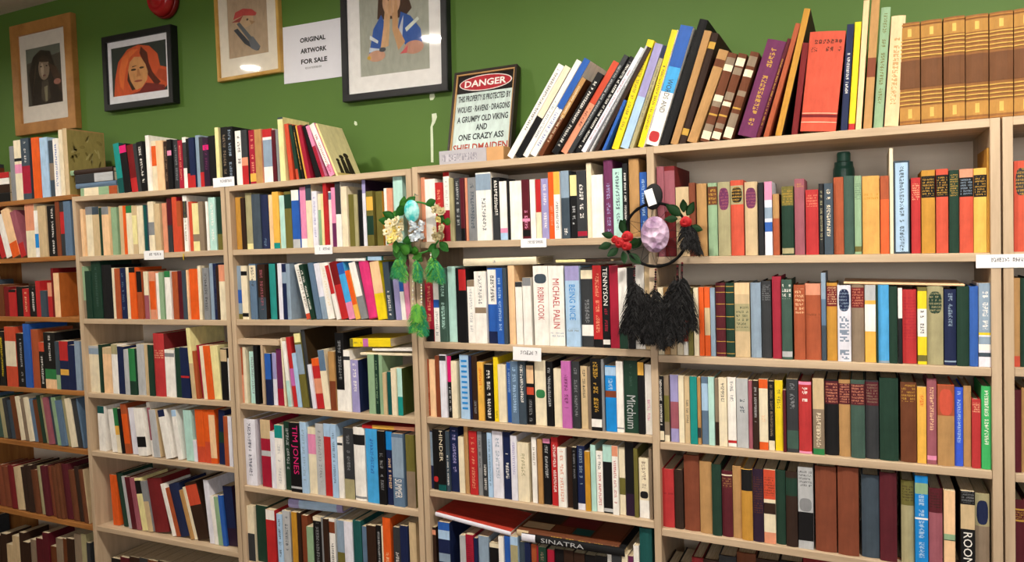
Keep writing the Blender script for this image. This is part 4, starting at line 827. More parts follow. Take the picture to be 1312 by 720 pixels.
# figures on the pale yellow cover at the end of the sale-notice bookcase top, pattern on the olive cover
for o in list(bpy.data.objects):
    lb = o.get('label', '')
    if lb.startswith('pale yellow book') or lb.startswith('large book'):
        me = [c for c in o.children if c.name.startswith('cover')][0].data
        t = max(v.co.x for v in me.vertices); h = max(v.co.z for v in me.vertices); d = max(v.co.y for v in me.vertices)
        g = Geo(); X = t+.0005
        def cp(pts, c, lift=0):
            k = len(g.v); g.v += [(X+lift, y*d, z*h) for y, z in pts]; ar = sum(pts[i-1][0]*pts[i][1]-pts[i][0]*pts[i-1][1] for i in range(len(pts)))
            idx = list(range(k, k+len(pts))); g.face(idx if ar > 0 else idx[::-1], 0, lin(c))
        if lb.startswith('pale'):
            cp([(.01, .01), (.99, .01), (.99, .99), (.01, .99)], 'DDD39C', -.0003)
            for cy, s in ((.25, 1.5), (.66, 2.3), (.45, 2.0)):
                cp(ell(cy, .10+.14*s, .045*s, .022*s, 10), '2B2418'); cp([(cy-.05*s, .06), (cy+.05*s, .06), (cy+.035*s, .1+.12*s), (cy-.035*s, .1+.12*s)], '2B2418')
            cp([(.03, .02), (.97, .02), (.97, .07), (.03, .06)], 'C9B46A')
        else:
            cp([(.02, .02), (.98, .02), (.98, .98), (.02, .98)], '9A8A4C')
            for i in range(40):
                cp(ell(random.uniform(.12, .88), random.uniform(.1, .9), random.uniform(.03, .09), random.uniform(.012, .03), 8, 0, random.uniform(0, 3)), random.choice(['7A6A34', 'B4A468', '8A7B42']), .0003)
        link('cover_picture', g.mesh('cover_picture'), PRINT_M, o)

# ------------------------------------------------------------------ extras standing behind the hardbacks
zb = zs('E1', at(1081, 326, 0).x); vx = at(1082, 326, .19).x; vtop = at(1081, 194, .19).z-zb
r = empty('bottle', 'dark green stepped ceramic bottle standing behind the top-shelf hardbacks', 'bottle', (vx, .215, zb+.0006))
bm = bmesh.new(); k = vtop
add_lathe(bm, [(.022, 0), (.026, .004), (.026, k*.80), (.0255, k*.83), (.023, k*.86), (.0225, k*.90), (.018, k*.905)], 28); bm_obj('body', bm, plain('2F5A4C', .35), r, False)
bm = bmesh.new(); add_lathe(bm, [(.014, k*.905), (.0165, k*.91), (.0165, k*.985), (.0145, k), (.009, k*1.0)], 24); bm_obj('stopper', bm, plain('3A6A5A', .4), r)
zb = zs('E4', at(1190, 730, 0).x); a = at(1160, 640, .2); b = at(1262, 640, .2); top = at(1190, 606, .2).z
it = dict(t=b.x-a.x, h=top-zb-.002, hb=True, seed=3)
e = empty('book', 'large black book with white capitals standing behind the azure book', 'book', (a.x, .195, zb+.0006))
g, pg = book_geo(it['t'], it['h'], .05, False, 'bk', [], [], 2.0); link('cover', g.mesh('cover'), PRINT_G, e); link('pages', pg.mesh('pages'), PAPER, e)
for ch, fx in (('C', .1), ('A', .38)):
    me, wd, hh = text_mesh(ch, .032, 'cover_lettering')
    for v in me.vertices: v.co = Vector((fx*it['t']+v.co.x, -.0008, it['h']-.022+v.co.z))
    link('cover_lettering', me, plain('lg'), e)
zb = zs('D2', at(668, 440, 0).x); a = at(660, 350, .165); b = at(683, 350, .165); top = at(670, 340, .165).z
e = empty('book', 'brown cloth book standing behind two white paperbacks', 'book', (a.x, .165, zb+.0006))
g, pg = book_geo(b.x-a.x, top-zb, .09, True, 'rb', [], [], 1.0); link('cover', g.mesh('cover'), PRINT_M, e); link('pages', pg.mesh('pages'), PAPER, e)
# small wooden insert on the third shelf of the sale-notice bay
pa, pb = at(303.5, 434, .006), at(356.5, 434, .006); pl_ = at(334.2, 441, .006).x; zc = zs('C3', .95)
r = empty('shelf_riser', 'small wooden riser with one leg on the third shelf of the sale-notice bay', 'shelf riser', (pa.x, .006, zc))
bm = bmesh.new(); add_box(bm, .002, pb.x-pa.x, 0, .2, pa.z-zc-.019, pa.z-zc, .001); bm_obj('board', bm, WOOD_H, r)
bm = bmesh.new(); add_box(bm, pl_-pa.x-.003, pl_-pa.x+.007, 0, .2, .003, pa.z-zc-.0195, .001); bm_obj('leg', bm, WOOD_V, r)

# ------------------------------------------------------------------ pictures on the green wall
def wall_rect(corners, y):
    q = [at(px, py, y) for px, py in corners]      # TL TR BR BL
    w_ = ((q[1]-q[0]).length+(q[2]-q[3]).length)/2; h_ = ((q[0]-q[3]).length+(q[1]-q[2]).length)/2
    c = (q[0]+q[1]+q[2]+q[3])/4; ang = math.atan2(q[1].z-q[0].z+q[2].z-q[3].z, q[1].x-q[0].x+q[2].x-q[3].x)
    return c, w_, h_, ang
def picture(label, corners, depth, rail, frame_col, mat_w, mat_col, art, art_cols_bg, rough=.45, extra_h=0.0):
    yf = WALL_Y-depth
    c, w_, h_, ang = wall_rect(corners, yf)
    if extra_h: c = c+Vector((0, 0, extra_h/2)); h_ += extra_h
    e = empty('framed_picture', label, 'picture', (c.x, WALL_Y-.001, c.z), None, (0, -ang, 0)); D = depth-.001
    def ring(x, z, x2, z2, y0, y1, name, mt):
        bm = bmesh.new()
        o = [(-x, -z), (x, -z), (x, z), (-x, z)]; i = [(-x2, -z2), (x2, -z2), (x2, z2), (-x2, z2)]
        vo = [bm.verts.new((a, y0, b)) for a, b in o]; vi = [bm.verts.new((a, y0, b)) for a, b in i]; bo = [bm.verts.new((a, y1, b)) for a, b in o]; bi = [bm.verts.new((a, y1, b)) for a, b in i]
        for k in range(4):
            n = (k+1) % 4
            bm.faces.new((vo[k], vo[n], vi[n], vi[k])); bm.faces.new((bo[n], bo[k], bi[k], bi[n])); bm.faces.new((vo[n], vo[k], bo[k], bo[n])); bm.faces.new((vi[k], vi[n], bi[n], bi[k]))
        bmesh.ops.recalc_face_normals(bm, faces=bm.faces[:])
        bmesh.ops.bevel(bm, geom=[ed for ed in bm.edges if all(abs(v.co.y-y0) < 1e-6 for v in ed.verts)], offset=.0018, segments=2, affect='EDGES')
        return bm_obj(name, bm, mt, e)
    X, Z = w_/2, h_/2
    ring(X, Z, X-rail, Z-rail, -D, 0, 'frame', make_wood(label[:12]+'_frame', frame_col[0], frame_col[1], (4, 4, 4), rough))
    mx, mz = X-rail, Z-rail
    ml, mr_, mt_, mb = mat_w
    bm = bmesh.new()
    o = [(-mx, -mz), (mx, -mz), (mx, mz), (-mx, mz)]; i = [(-mx+ml, -mz+mb), (mx-mr_, -mz+mb), (mx-mr_, mz-mt_), (-mx+ml, mz-mt_)]
    vo = [bm.verts.new((a, -D+.010, b)) for a, b in o]; vi = [bm.verts.new((a, -D+.010, b)) for a, b in i]; vb = [bm.verts.new((a, -D+.0125, b)) for a, b in i]
    for k in range(4):
        n = (k+1) % 4; bm.faces.new((vo[k], vo[n], vi[n], vi[k])); bm.faces.new((vi[k], vi[n], vb[n], vb[k]))
    bm_obj('mount', bm, plain(mat_col, .85, .15), e)
    aw, ah = (i[1][0]-i[0][0]), (i[2][1]-i[1][1]); ax, az = i[0]
    g = Geo(); lay = [0]
    geo_poly(g, [(ax, az), (ax+aw, az), (ax+aw, az+ah), (ax, az+ah)], -D+.0124, lin(art_cols_bg))
    def P(pts, col):
        lay[0] += 1
        q = [(ax+min(1, max(0, u))*aw, az+min(1, max(0, v))*ah) for u, v in pts]
        geo_poly(g, q, -D+.0124-.00006*lay[0], lin(col))
    art(P); link('artwork', g.mesh('artwork'), PRINT_M, e)
    bm = bmesh.new(); add_box(bm, -mx, mx, -D+.0075, -D+.0085, -mz, mz); bm_obj('glass', bm, GLASS, e)
    return e
def art_longhair(P):
    P([(0, .75), (1, .85), (1, 1), (0, 1)], '6E7468')
    P([(.1, .0), (.05, .55), (.2, .85), (.42, .95), (.7, .9), (.82, .62), (.9, .3), (1, .12), (1, 0)], '2A201A')
    P(ell(.5, .62, .16, .2), '8E7A66'); P(ell(.45, .6, .05, .12), 'B8A48C'); P([(.3, .78), (.5, .86), (.72, .74), (.6, .72), (.42, .74)], '3A2A20')
    P(ell(.42, .66, .03, .012, 10), '1E1612'); P(ell(.58, .66, .03, .012, 10), '1E1612'); P(ell(.5, .5, .045, .016, 10), '6A3E38')
    P([(.42, .4), (.6, .42), (.66, .1), (.5, .02), (.38, .12)], '4E4438'); P([(.48, .3), (.58, .32), (.56, .05), (.5, .05)], '8A8468')
    P([(.62, .7), (.85, .62), (1, .35), (1, .12), (.85, .3), (.72, .5)], '4A3426'); P(ell(.86, .36, .1, .05), 'A06A5A'); P([(.1, .1), (.25, .5), (.3, .8), (.2, .5), (.16, .2)], '4A3A30')
def art_hood(P):
    P([(0, 0), (1, 0), (1, 1), (0, 1)], '2F3A36')
    P([(.02, 0), (.05, .35), (.12, .7), (.3, .93), (.5, .99), (.7, .93), (.84, .75), (.88, .5), (1, .45), (1, .1), (.9, 0)], 'D4521A')
    P([(.12, .5), (.2, .78), (.38, .92), (.5, .9), (.34, .76), (.26, .55), (.22, .3), (.2, .1), (.14, .2)], 'E87024')
    P([(.55, .95), (.66, .8), (.68, .6), (.74, .4), (.88, .18), (.8, .1), (.66, .35), (.6, .6), (.52, .82)], '5A2010')
    P([(.30, .5), (.33, .66), (.42, .76), (.54, .74), (.62, .58), (.66, .42), (.64, .26), (.54, .12), (.44, .08), (.35, .2)], 'D89A5C')
    P([(.30, .5), (.33, .3), (.42, .1), (.36, .08), (.28, .3)], '3A2418'); P(ell(.40, .5, .05, .022, 10), '3A2A1A'); P(ell(.55, .52, .045, .022, 10), '3A2A1A')
    P([(.47, .5), (.5, .5), (.53, .36), (.45, .35)], 'C07E48'); P(ell(.48, .26, .075, .022, 12), 'A84E34'); P([(.38, .55), (.46, .57), (.46, .58), (.38, .575)], '4A2A18')
    P([(.5, .05), (.62, .2), (.78, .16), (.95, .1), (.95, 0), (.3, 0)], '7A2420'); P([(.78, .32), (.86, .45), (.98, .4), (.98, .15)], 'B8441A')
def art_cap(P0):
    def P(pts, c): P0([(u, v*.72 if v < .995 else v) for u, v in pts], c)
    P([(0, 0), (1, 0), (1, 1), (0, 1)], 'B9A184')
    P(ell(.42, .62, .24, .13), 'C9AA84'); P([(.14, .66), (.2, .78), (.4, .82), (.62, .78), (.74, .7), (.7, .66), (.4, .7)], 'C0413E'); P([(.1, .62), (.4, .70), (.3, .6)], '9A3A34')
    P([(.14, .48), (.24, .5), (.5, .26), (.78, .1), (.74, .06), (.62, .1), (.4, .22)], '3A4048'); P([(.5, .3), (.62, .32), (.8, .12), (.7, .06), (.56, .12)], '6A6E74'); P([(.22, .58), (.3, .6), (.6, .3), (.52, .26)], '5E6468')
    P(ell(.5, .62, .03, .02, 10), '5A4634'); P([(.55, .6), (.7, .56), (.6, .52)], 'A8845E')
def art_girl(P0):
    def P(pts, c): P0([(u, v*.74-.02 if v < .995 and not (v == 0 and len(pts) == 4 and pts[2] == (1, 1)) else v) for u, v in pts], c)
    P([(0, 0), (1, 0), (1, 1), (0, 1)], 'A9AC9E')
    P([(.26, .62), (.28, .82), (.34, .98), (.62, .99), (.7, .84), (.76, .68), (.66, .6), (.4, .6)], '4A3428')
    P(ell(.47, .78, .13, .15), 'D2A684'); P(ell(.42, .8, .02, .01, 10), '3A2A22'); P(ell(.53, .8, .02, .01, 10), '3A2A22')
    P([(.32, .66), (.2, .52), (.14, .3), (.12, .24), (.3, .22), (.4, .5)], '2C59A8'); P([(.6, .66), (.74, .6), (.88, .45), (.9, .3), (.7, .22), (.56, .5)], '2C59A8')
    P([(.14, .42), (.26, .36), (.27, .39), (.15, .46)], 'D9E0E4'); P([(.66, .48), (.84, .58), (.86, .55), (.68, .44)], 'DCE4D8'); P([(.58, .5), (.64, .62), (.62, .4), (.56, .36)], 'C4CCD8'); P([(.13, .28), (.3, .26), (.3, .3), (.14, .33)], 'C6D4E4')
    P([(.38, .74), (.46, .74), (.44, .5), (.42, .32), (.3, .3), (.35, .52)], 'D6AC7E'); P([(.48, .76), (.56, .72), (.56, .5), (.66, .34), (.56, .26), (.48, .48)], 'CC9E70')
    for k in range(4): P([(.385+.045*k, .66), (.42+.045*k, .66), (.425+.043*k, .9-.02*abs(k-1.5)), (.395+.043*k, .9-.02*abs(k-1.5))], ['DDB288', 'D2A478', 'DDB288', 'CF9F72'][k])
    P(ell(.24, .23, .13, .06), 'C99A80'); P(ell(.78, .27, .14, .07), 'C8937C'); P([(.58, .22), (.7, .3), (.68, .22)], 'D25A5E'); P(ell(.33, .29, .05, .025, 10), '4A5058'); P(ell(.13, .22, .03, .02, 10), 'C8A030')
picture('oak-framed portrait of a long-haired person on the green wall', [(9, 35), (87, 16), (100, 163), (22, 174)], .028, .052, ('9C6A34', 'C08A4C'), (.042, .042, .065, .075), 'E8E0D4', art_longhair, '4A453C')
picture('small black-framed portrait of a figure in an orange hood', [(126, 49), (216, 31), (224, 131), (136.5, 142)], .035, .026, ('0E0E10', '18181A'), (.020, .016, .026, .032), 'ECEBF0', art_hood, '2F3A36')
picture('thin gold-framed sketch of a figure in a red cap', [(268, -45), (350, -66), (362, 91), (281.5, 104.5)], .022, .013, ('B98A3A', 'D9B060'), (.045, .05, .05, .07), 'EDE4D2', art_cap, 'B9A184')
picture('large black-framed drawing of a girl covering her face', [(430, -90), (567, -122), (576, 115), (441.5, 130.5)], .03, .024, ('141416', '26262A'), (.052, .05, .06, .058), 'F2F0EE', art_girl, 'A9AC9E')

# sale notice
def lines_on(e, items, y, mt):
    for (s, cx, cz, hgt, wid) in items:
        me, wd, hh = text_mesh(s, hgt, 'lettering', .0006)
        for v in me.vertices: v.co = Vector((cx+v.co.x*wid/wd, y, cz+v.co.z*hgt/hh))
        link('lettering', me, mt, e)
c, w_, h_, ang = wall_rect([(362, 35.6), (435, 23), (440, 98), (365, 107.7)], WALL_Y-.002)
e = empty('paper_notice', 'white paper notice with three lines of black capitals', 'notice', (c.x, WALL_Y-.0012, c.z), None, (0, -ang, 0))
bm = bmesh.new(); nx = 8
for i in range(nx):
    x0, x1 = -w_/2+w_*i/nx, -w_/2+w_*(i+1)/nx
f_ = lambda x: -.0012-.0025*abs(x/(w_/2))**3*(1 if x > 0 else .4)
vs = []
for i in range(nx+1):
    x = -w_/2+w_*i/nx; vs.append([bm.verts.new((x, f_(x), z)) for z in (-h_/2, h_/2)]+[bm.verts.new((x, f_(x)+.0008, z)) for z in (-h_/2, h_/2)])
for a, b in zip(vs, vs[1:]):
    bm.faces.new((a[0], b[0], b[1], a[1])); bm.faces.new((a[3], b[3], b[2], a[2])); bm.faces.new((a[1], b[1], b[3], a[3])); bm.faces.new((a[2], b[2], b[0], a[0]))
bm.faces.new((vs[0][0], vs[0][1], vs[0][3], vs[0][2])); bm.faces.new((vs[-1][1], vs[-1][0], vs[-1][2], vs[-1][3]))
sh = bm_obj('sheet', bm, plain('E6E6EE', .6, .3, 0, .03), e); e = sh
INK = plain('16161A', .7)
lines_on(e, [('ORIGINAL', .02*w_, .22*h_, .085*h_, .44*w_), ('ARTWORK', .03*w_, .03*h_, .085*h_, .45*w_), ('FOR SALE', .035*w_, -.155*h_, .085*h_, .45*w_)], -.0020, INK)
g = Geo(); g.v = [(-.12*w_, -.0019, -.29*h_), (.16*w_, -.0019, -.29*h_), (.16*w_, -.0019, -.255*h_), (-.12*w_, -.0019, -.255*h_)]
g.face([0, 1, 2, 3], 0, lin('E6E6EE'), lin('55565A')[:3]+(1.0,), (1.0, .0035, 1), 4.0, [(-.05, 0), (.05, 0), (.05, .0035), (-.05, .0035)]); link('small_print', g.mesh('small_print'), PRINT_M, e)

# red alarm sounder
c = at(207.5, 0, WALL_Y-.03); R_ = (at(223, 2, WALL_Y-.03).x-at(191, 2, WALL_Y-.03).x)/2
e = empty('alarm_sounder', 'round red alarm sounder fixed high on the green wall', 'alarm', (c.x, WALL_Y, c.z))
bm = bmesh.new(); add_lathe(bm, [(R_*.9, -.001), (R_*1.0, -.008), (R_*1.0, -.022), (R_*.96, -.026)], 32, 'Y'); bm_obj('base', bm, plain('7A1216', .4), e, True)
bm = bmesh.new(); add_lathe(bm, [(R_*.94, -.0262), (R_*.92, -.04), (R_*.8, -.055), (R_*.62, -.064), (R_*.6, -.060), (R_*.42, -.060), (R_*.4, -.068), (R_*.2, -.072), (R_*.04, -.073)], 32, 'Y'); bm_obj('dome', bm, plain('B01A20', .25, .5), e, True)
bm = bmesh.new(); add_lathe(bm, [(R_*.13, -.0735), (R_*.12, -.0765), (R_*.02, -.078)], 16, 'Y', (-.0, 0, 0)); bm_obj('lens', bm, plain('E8B8B8', .2), e, True)

# bare plaster scars on the wall
def scar(label, pts, th=.0015):
    q = [at(x, y, WALL_Y) for x, y in pts]; c0 = q[0]
    bm = bmesh.new(); f = [bm.verts.new((p.x-c0.x, -th, p.z-c0.z)) for p in q]; b = [bm.verts.new((p.x-c0.x, -.0002, p.z-c0.z)) for p in q]; n = len(q)
    bm.faces.new(f)
    for i in range(n): bm.faces.new((f[i], b[i], b[(i+1) % n], f[(i+1) % n]))
    bmesh.ops.recalc_face_normals(bm, faces=bm.faces[:])
    o = bm_obj('plaster_patch', bm, plain('DDE6CC', .9, .1), None); o.location = (c0.x, WALL_Y, c0.z); tag(o, label, 'plaster patch')
scar('small white plaster spot just under the drawing of the girl', [(551, 120), (556, 119), (557.5, 124), (555, 128), (551.5, 128.5), (550.5, 124)])
scar('long thin white plaster drip between drawing and danger sign', [(553.5, 146), (559, 145), (560, 150), (557.5, 157), (554.5, 162), (555.2, 180), (555.5, 208), (552.5, 208), (552, 180), (551.8, 163), (554, 155)])
scar('tiny pale plaster chip on the green wall', [(454.5, 155), (457, 156), (458, 160), (456, 161), (454, 159)])

# ------------------------------------------------------------------ danger sign leaning on the wall
ys = .17
q = [at(574.5, 92.5, ys+.06), at(657, 84, ys+.06), at(652, 203, ys), at(570, 208, ys)]
zt = zs('D0', q[3].x); W2 = (q[2].x-q[3].x); Hh = (q[0].z-zt)
tilt = math.atan2(WALL_Y-ys-.035, Hh)
e = empty('danger_sign', 'framed danger sign propped against the green wall', 'sign', (q[3].x, ys, zt+.0012), None, (-tilt, 0, 0))
H = Hh/math.cos(tilt); fr = .008; D_ = .028
bm = bmesh.new()
for (x0, x1, z0, z1) in ((0, W2, 0, fr), (0, W2, H-fr, H), (0, fr, fr, H-fr), (W2-fr, W2, fr, H-fr)): add_box(bm, x0, x1, 0, D_, z0, z1, .0008)
bm_obj('frame', bm, plain('2A1E16', .5), e)
bm = bmesh.new(); r2 = .004
for (x0, x1, z0, z1) in ((fr, W2-fr, fr, fr+r2), (fr, W2-fr, H-fr-r2, H-fr), (fr, fr+r2, fr+r2, H-fr-r2), (W2-fr-r2, W2-fr, fr+r2, H-fr-r2)): add_box(bm, x0, x1, .003, .012, z0, z1)
bm_obj('slip', bm, plain('C79A63', .5), e)
g = Geo(); a0, a1 = fr+r2, W2-fr-r2; b0, b1 = fr+r2, H-fr-r2; hh = b1-b0; ww = a1-a0; cx = (a0+a1)/2
geo_poly(g, [(a0, b0), (a1, b0), (a1, b1), (a0, b1)], .009, lin('C9DAD6'))
geo_poly(g, [(a0, b1-.2*hh), (a1, b1-.2*hh), (a1, b1), (a0, b1)], .0088, lin('1A1414'))
geo_poly(g, ell(cx, b1-.1*hh, ww*.47, hh*.088, 36), .0086, lin('E6D8D4')); geo_poly(g, ell(cx, b1-.1*hh, ww*.45, hh*.078, 36), .0084, lin('B02C36'))
sf = link('sign_face', g.mesh('sign_face'), PRINT_G, e); e = sf
lines_on(e, [('DANGER', cx, b1-.1*hh, .075*hh, .74*ww)], .0080, plain('F0E8E4', .5))
DK = plain('2E3638', .6)
for s, v, wd in (('THIS PROPERTY IS PROTECTED BY', .262, .93), ('WOLVES · RAVENS · DRAGONS', .38, .93), ('A GRUMPY OLD VIKING', .49, .9), ('AND', .585, .2), ('ONE CRAZY ASS', .685, .8)):
    lines_on(e, [(s, cx, b1-v*hh, .068*hh, wd*ww)], .0085, DK)
lines_on(e, [('SHIELDMAIDEN', cx, b1-.80*hh, .08*hh, .96*ww)], .0085, plain('A8402C', .6))
# little carton in front of it
a, b = at(563, 208, .07), at(645, 200, .07); zc = zs('D0', a.x); L_ = b.x-a.x
e = empty('small_carton', 'small grey and tan carton lying before the danger sign', 'box', (a.x, .07, zc+.0022))
h2 = at(563, 195, .07).z-zc
bm = bmesh.new(); add_box(bm, 0, L_*.74, 0, .05, 0, h2, .001); bm_obj('sleeve', bm, plain('B4B2BA', .4), e)
bm = bmesh.new(); add_box(bm, L_*.742, L_, .001, .049, .0005, h2-.001, .001); bm_obj('carton_end', bm, plain('C99A68', .6), e)
g = Geo(); g.v = [(.01, -.0006, h2*.3), (L_*.6, -.0006, h2*.3), (L_*.6, -.0006, h2*.75), (.01, -.0006, h2*.75)]
g.face([0, 1, 2, 3], 0, lin('BDBBC4'), lin('8A8894')[:3]+(1.0,), (1.0, h2*.4, 1), 9.0, [(-.1, 0), (.1, 0), (.1, h2*.4), (-.1, h2*.4)]); link('sleeve_print', g.mesh('sleeve_print'), PRINT_G, e)

# ------------------------------------------------------------------ paper tickets on the shelf edges
def ticket(label, x0, y0, x1, y1, slant=0.0, seed=1.0):
    Y = -.0012; a, b = at(x0, y1, Y), at(x1, y0, Y); w2, h2 = b.x-a.x, at(x0, y0, Y).z-a.z
    e = empty('paper_ticket', label, 'ticket', (a.x, Y, a.z), 'paper tickets on the shelf edges', (0, slant, 0))
    bm = bmesh.new(); add_box(bm, 0, w2, -.0006, .0002, 0, h2); bm_obj('card', bm, plain('F2F2F4', .6, .3, 0, .03), e)
    g = Geo(); p0, p1 = .28*w2, .88*w2; s = h2*.3
    g.v = [(p0, -.0009, h2*.45), (p1, -.0009, h2*.45), (p1, -.0009, h2*.45+s), (p0, -.0009, h2*.45+s)]
    g.face([0, 1, 2, 3], 0, lin('EDEDF0'), lin('3A3C46')[:3]+(1.0,), (1.0, s*.7, 1), seed, [(0, 0), (p1-p0, 0), (p1-p0, s*.7), (0, s*.7)]); link('handwriting', g.mesh('handwriting'), PRINT_M, e)
ticket('white paper ticket on the top edge where two bookcases meet', 273.5, 228.5, 300, 240.5, 0, 1)
ticket('white paper ticket on the top shelf of the orange-portrait bay', 185, 321.5, 209.5, 333, 0, 2)
ticket('white paper ticket on the top shelf of the sale-notice bay', 403.5, 314.5, 425.5, 326, 0, 3)
ticket('white paper ticket on the top shelf of the danger-sign bay', 667.5, 306, 700, 317.5, 0, 4)
ticket('larger white card on the second shelf of the danger-sign bay', 657.5, 444, 693, 461, .02, 5)
ticket('long white paper ticket across the posts beside old hardbacks', 1250.5, 326.5, 1322, 343.5, 0, 6)
# scrap of yellow ribbon
p = at(235.5, 326, -.001)
bm = bmesh.new(); add_tube(bm, [(0, -.001, .003), (.001, -.002, -.004), (-.001, -.002, -.012), (.002, -.003, -.02)], .0022, 6); o = bm_obj('ribbon_scrap', bm, plain('C8A82A', .6), None, True); o.location = p; tag(o, 'scrap of yellow ribbon hanging from the top shelf of the orange-portrait bay', 'ribbon')
# ------------------------------------------------------------------ dreamcatchers
def plume(name, parent, p, L, wid, mats, n=150, sway=(0, 0), droop=.75, seed=0, curl=.25):
    """a fluffy hanging feather: a quill with many thin tapering barbs, one mesh"""
    rnd = random.Random(seed); bm = bmesh.new(); p = Vector(p)
    def shaft(s): return p+Vector((sway[0]*s*s, sway[1]*s*s, -L*s))
    add_tube(bm, [shaft(i/6) for i in range(7)], [.0011*(1-.12*i) for i in range(7)], 5)
    nf = len(bm.faces)
    bm.faces.ensure_lookup_table()
    for i in range(n):
        s = rnd.uniform(.02, 1.0)**.8; o = shaft(s*.92)
        side = 1 if i % 2 else -1
        an = rnd.uniform(-.9, .9)
        env = math.sin(math.pi*min(1, .18+.8*s))**.6
        ln = wid*env*rnd.uniform(.65, 1.1)
        d = Vector((side*math.cos(an), .55*math.sin(an), 0)); dn = Vector((0, 0, -1))
        prev = None; w0 = rnd.uniform(.0012, .0026); K = 4
        for k in range(K+1):
            f = k/K
            q = o+d*(ln*(f-.28*f*f))+dn*(ln*droop*(f**1.6)+ln*curl*f*rnd.uniform(.6, 1.2))
            ww = w0*(1-f*.85); tv = Vector((rnd.uniform(-.3, .3), .4, 1)).normalized()*ww
            cur = (bm.verts.new(q-tv), bm.verts.new(q+tv))
            if prev: 
                fc = bm.faces.new((prev[0], cur[0], cur[1], prev[1])); fc.material_index = rnd.randrange(len(mats))
            prev = cur
    return bm_obj(name, bm, mats, parent)
def ring_obj(name, parent, c, R, r, mat, n=40, wob=0.0, sq=1.0):
    bm = bmesh.new(); pts = []
    for k in range(n+1):
        a = 2*math.pi*k/n; pts.append((c[0]+R*math.cos(a), c[1]+wob*math.sin(3*a), c[2]+R*sq*math.sin(a)))
    add_tube(bm, pts, [r*(1+.12*math.sin(k*2.6)) for k in range(n+1)], 8, False)
    bmesh.ops.remove_doubles(bm, verts=bm.verts[:], dist=.0004)
    return bm_obj(name, bm, mat, parent, True)
def beads(name, parent, a, b, n, r, mats):
    bm = bmesh.new(); a, b = Vector(a), Vector(b)
    add_tube(bm, [a, (a+b)/2, b], .0006, 5)
    for i in range(n):
        k = len(bm.faces); add_ball(bm, a.lerp(b, (i+.5)/n), r, 1, 1, 1.1, 8, 5); bm.faces.ensure_lookup_table()
        for f in bm.faces[k:]: f.material_index = i % len(mats)
    return bm_obj(name, bm, mats, parent, True)
def leaf(name, parent, c, L, W, rot, mat, tilt=.4):
    bm = bmesh.new(); n = 6; rows = []
    for i in range(n+1):
        s = i/n; w_ = W*math.sin(math.pi*min(.97, max(.03, s)))**.8*(1-.2*s)
        rows.append([bm.verts.new((x*w_, .25*abs(x)*w_-tilt*L*s*s*.4, L*s)) for x in (-1, -.5, 0, .5, 1)])
    for a, b in zip(rows, rows[1:]):
        for k in range(4): bm.faces.new((a[k], a[k+1], b[k+1], b[k]))
    r = bmesh.ops.solidify(bm, geom=bm.faces[:], thickness=.0006)
    o = bm_obj(name, bm, mat, parent, True); o.location = c; o.rotation_euler = (random.uniform(-.3, .3), rot, random.uniform(-.3, .3)); return o
def rose(name, parent, c, R, mat, petals=14, seed=0):
    rnd = random.Random(seed); bm = bmesh.new(); add_ball(bm, (0, 0, 0), R*.42, 1, 1, 1, 10, 7)
    for i in range(petals):
        a = i*2.4; lay = i/petals; rr = R*(.35+.6*lay); n = 5
        g = []
        for u in range(n+1):
            th = a+(u/n-.5)*1.5
            g.append([bm.verts.new((rr*(.55+.5*v)*math.cos(th), -R*(.62-.45*lay)+R*(.5*lay)*v-R*.12*v*(1-lay), rr*(.55+.5*v)*math.sin(th))) for v in (0, .5, 1.0)])
        for p_, q_ in zip(g, g[1:]):
            for v in range(2): bm.faces.new((p_[v], q_[v], q_[v+1], p_[v+1]))
    o = bm_obj(name, bm, mat, parent, True); o.location = c; return o
def blossom(name, parent, c, R, mat, mid, seed=0):
    rnd = random.Random(seed); bm = bmesh.new()
    for lay in range(2):
        n = 7-2*lay; rr = R*(1-.35*lay)
        for i in range(n):
            a = 2*math.pi*(i+rnd.uniform(-.2, .2))/n+lay*.4; ca, sa = math.cos(a), math.sin(a); rows = []
            for k in range(4):
                f = k/3; w_ = rr*.42*math.sin(math.pi*(.12+.72*f)); y = -R*(.1+.25*lay)-R*.35*f*f*(1 if lay else .4)+rnd.uniform(-.08, .08)*R
                rows.append([bm.verts.new((ca*rr*f-sa*w_*s, y+R*.12*abs(s), sa*rr*f+ca*w_*s)) for s in (-1, 0, 1)])
            for p_, q_ in zip(rows, rows[1:]):
                for s in range(2): bm.faces.new((p_[s], p_[s+1], q_[s+1], q_[s]))
    k = len(bm.faces); add_ball(bm, (0, -R*.4, 0), R*.2, 1, .7, 1, 8, 6); bm.faces.ensure_lookup_table()
    for f in bm.faces[k:]: f.material_index = 1
    o = bm_obj(name, bm, [mat, mid], parent, True); o.location = c; o.rotation_euler = (rnd.uniform(-.5, .3), 0, rnd.uniform(-.5, .5)); return o
def hookpin(parent, c, mat):
    bm = bmesh.new(); add_tube(bm, [(c[0], c[1], c[2]), (c[0], c[1]-.012, c[2]), (c[0], c[1]-.02, c[2]+.004)], .0014, 8); return bm_obj('hook', bm, mat, parent, True)

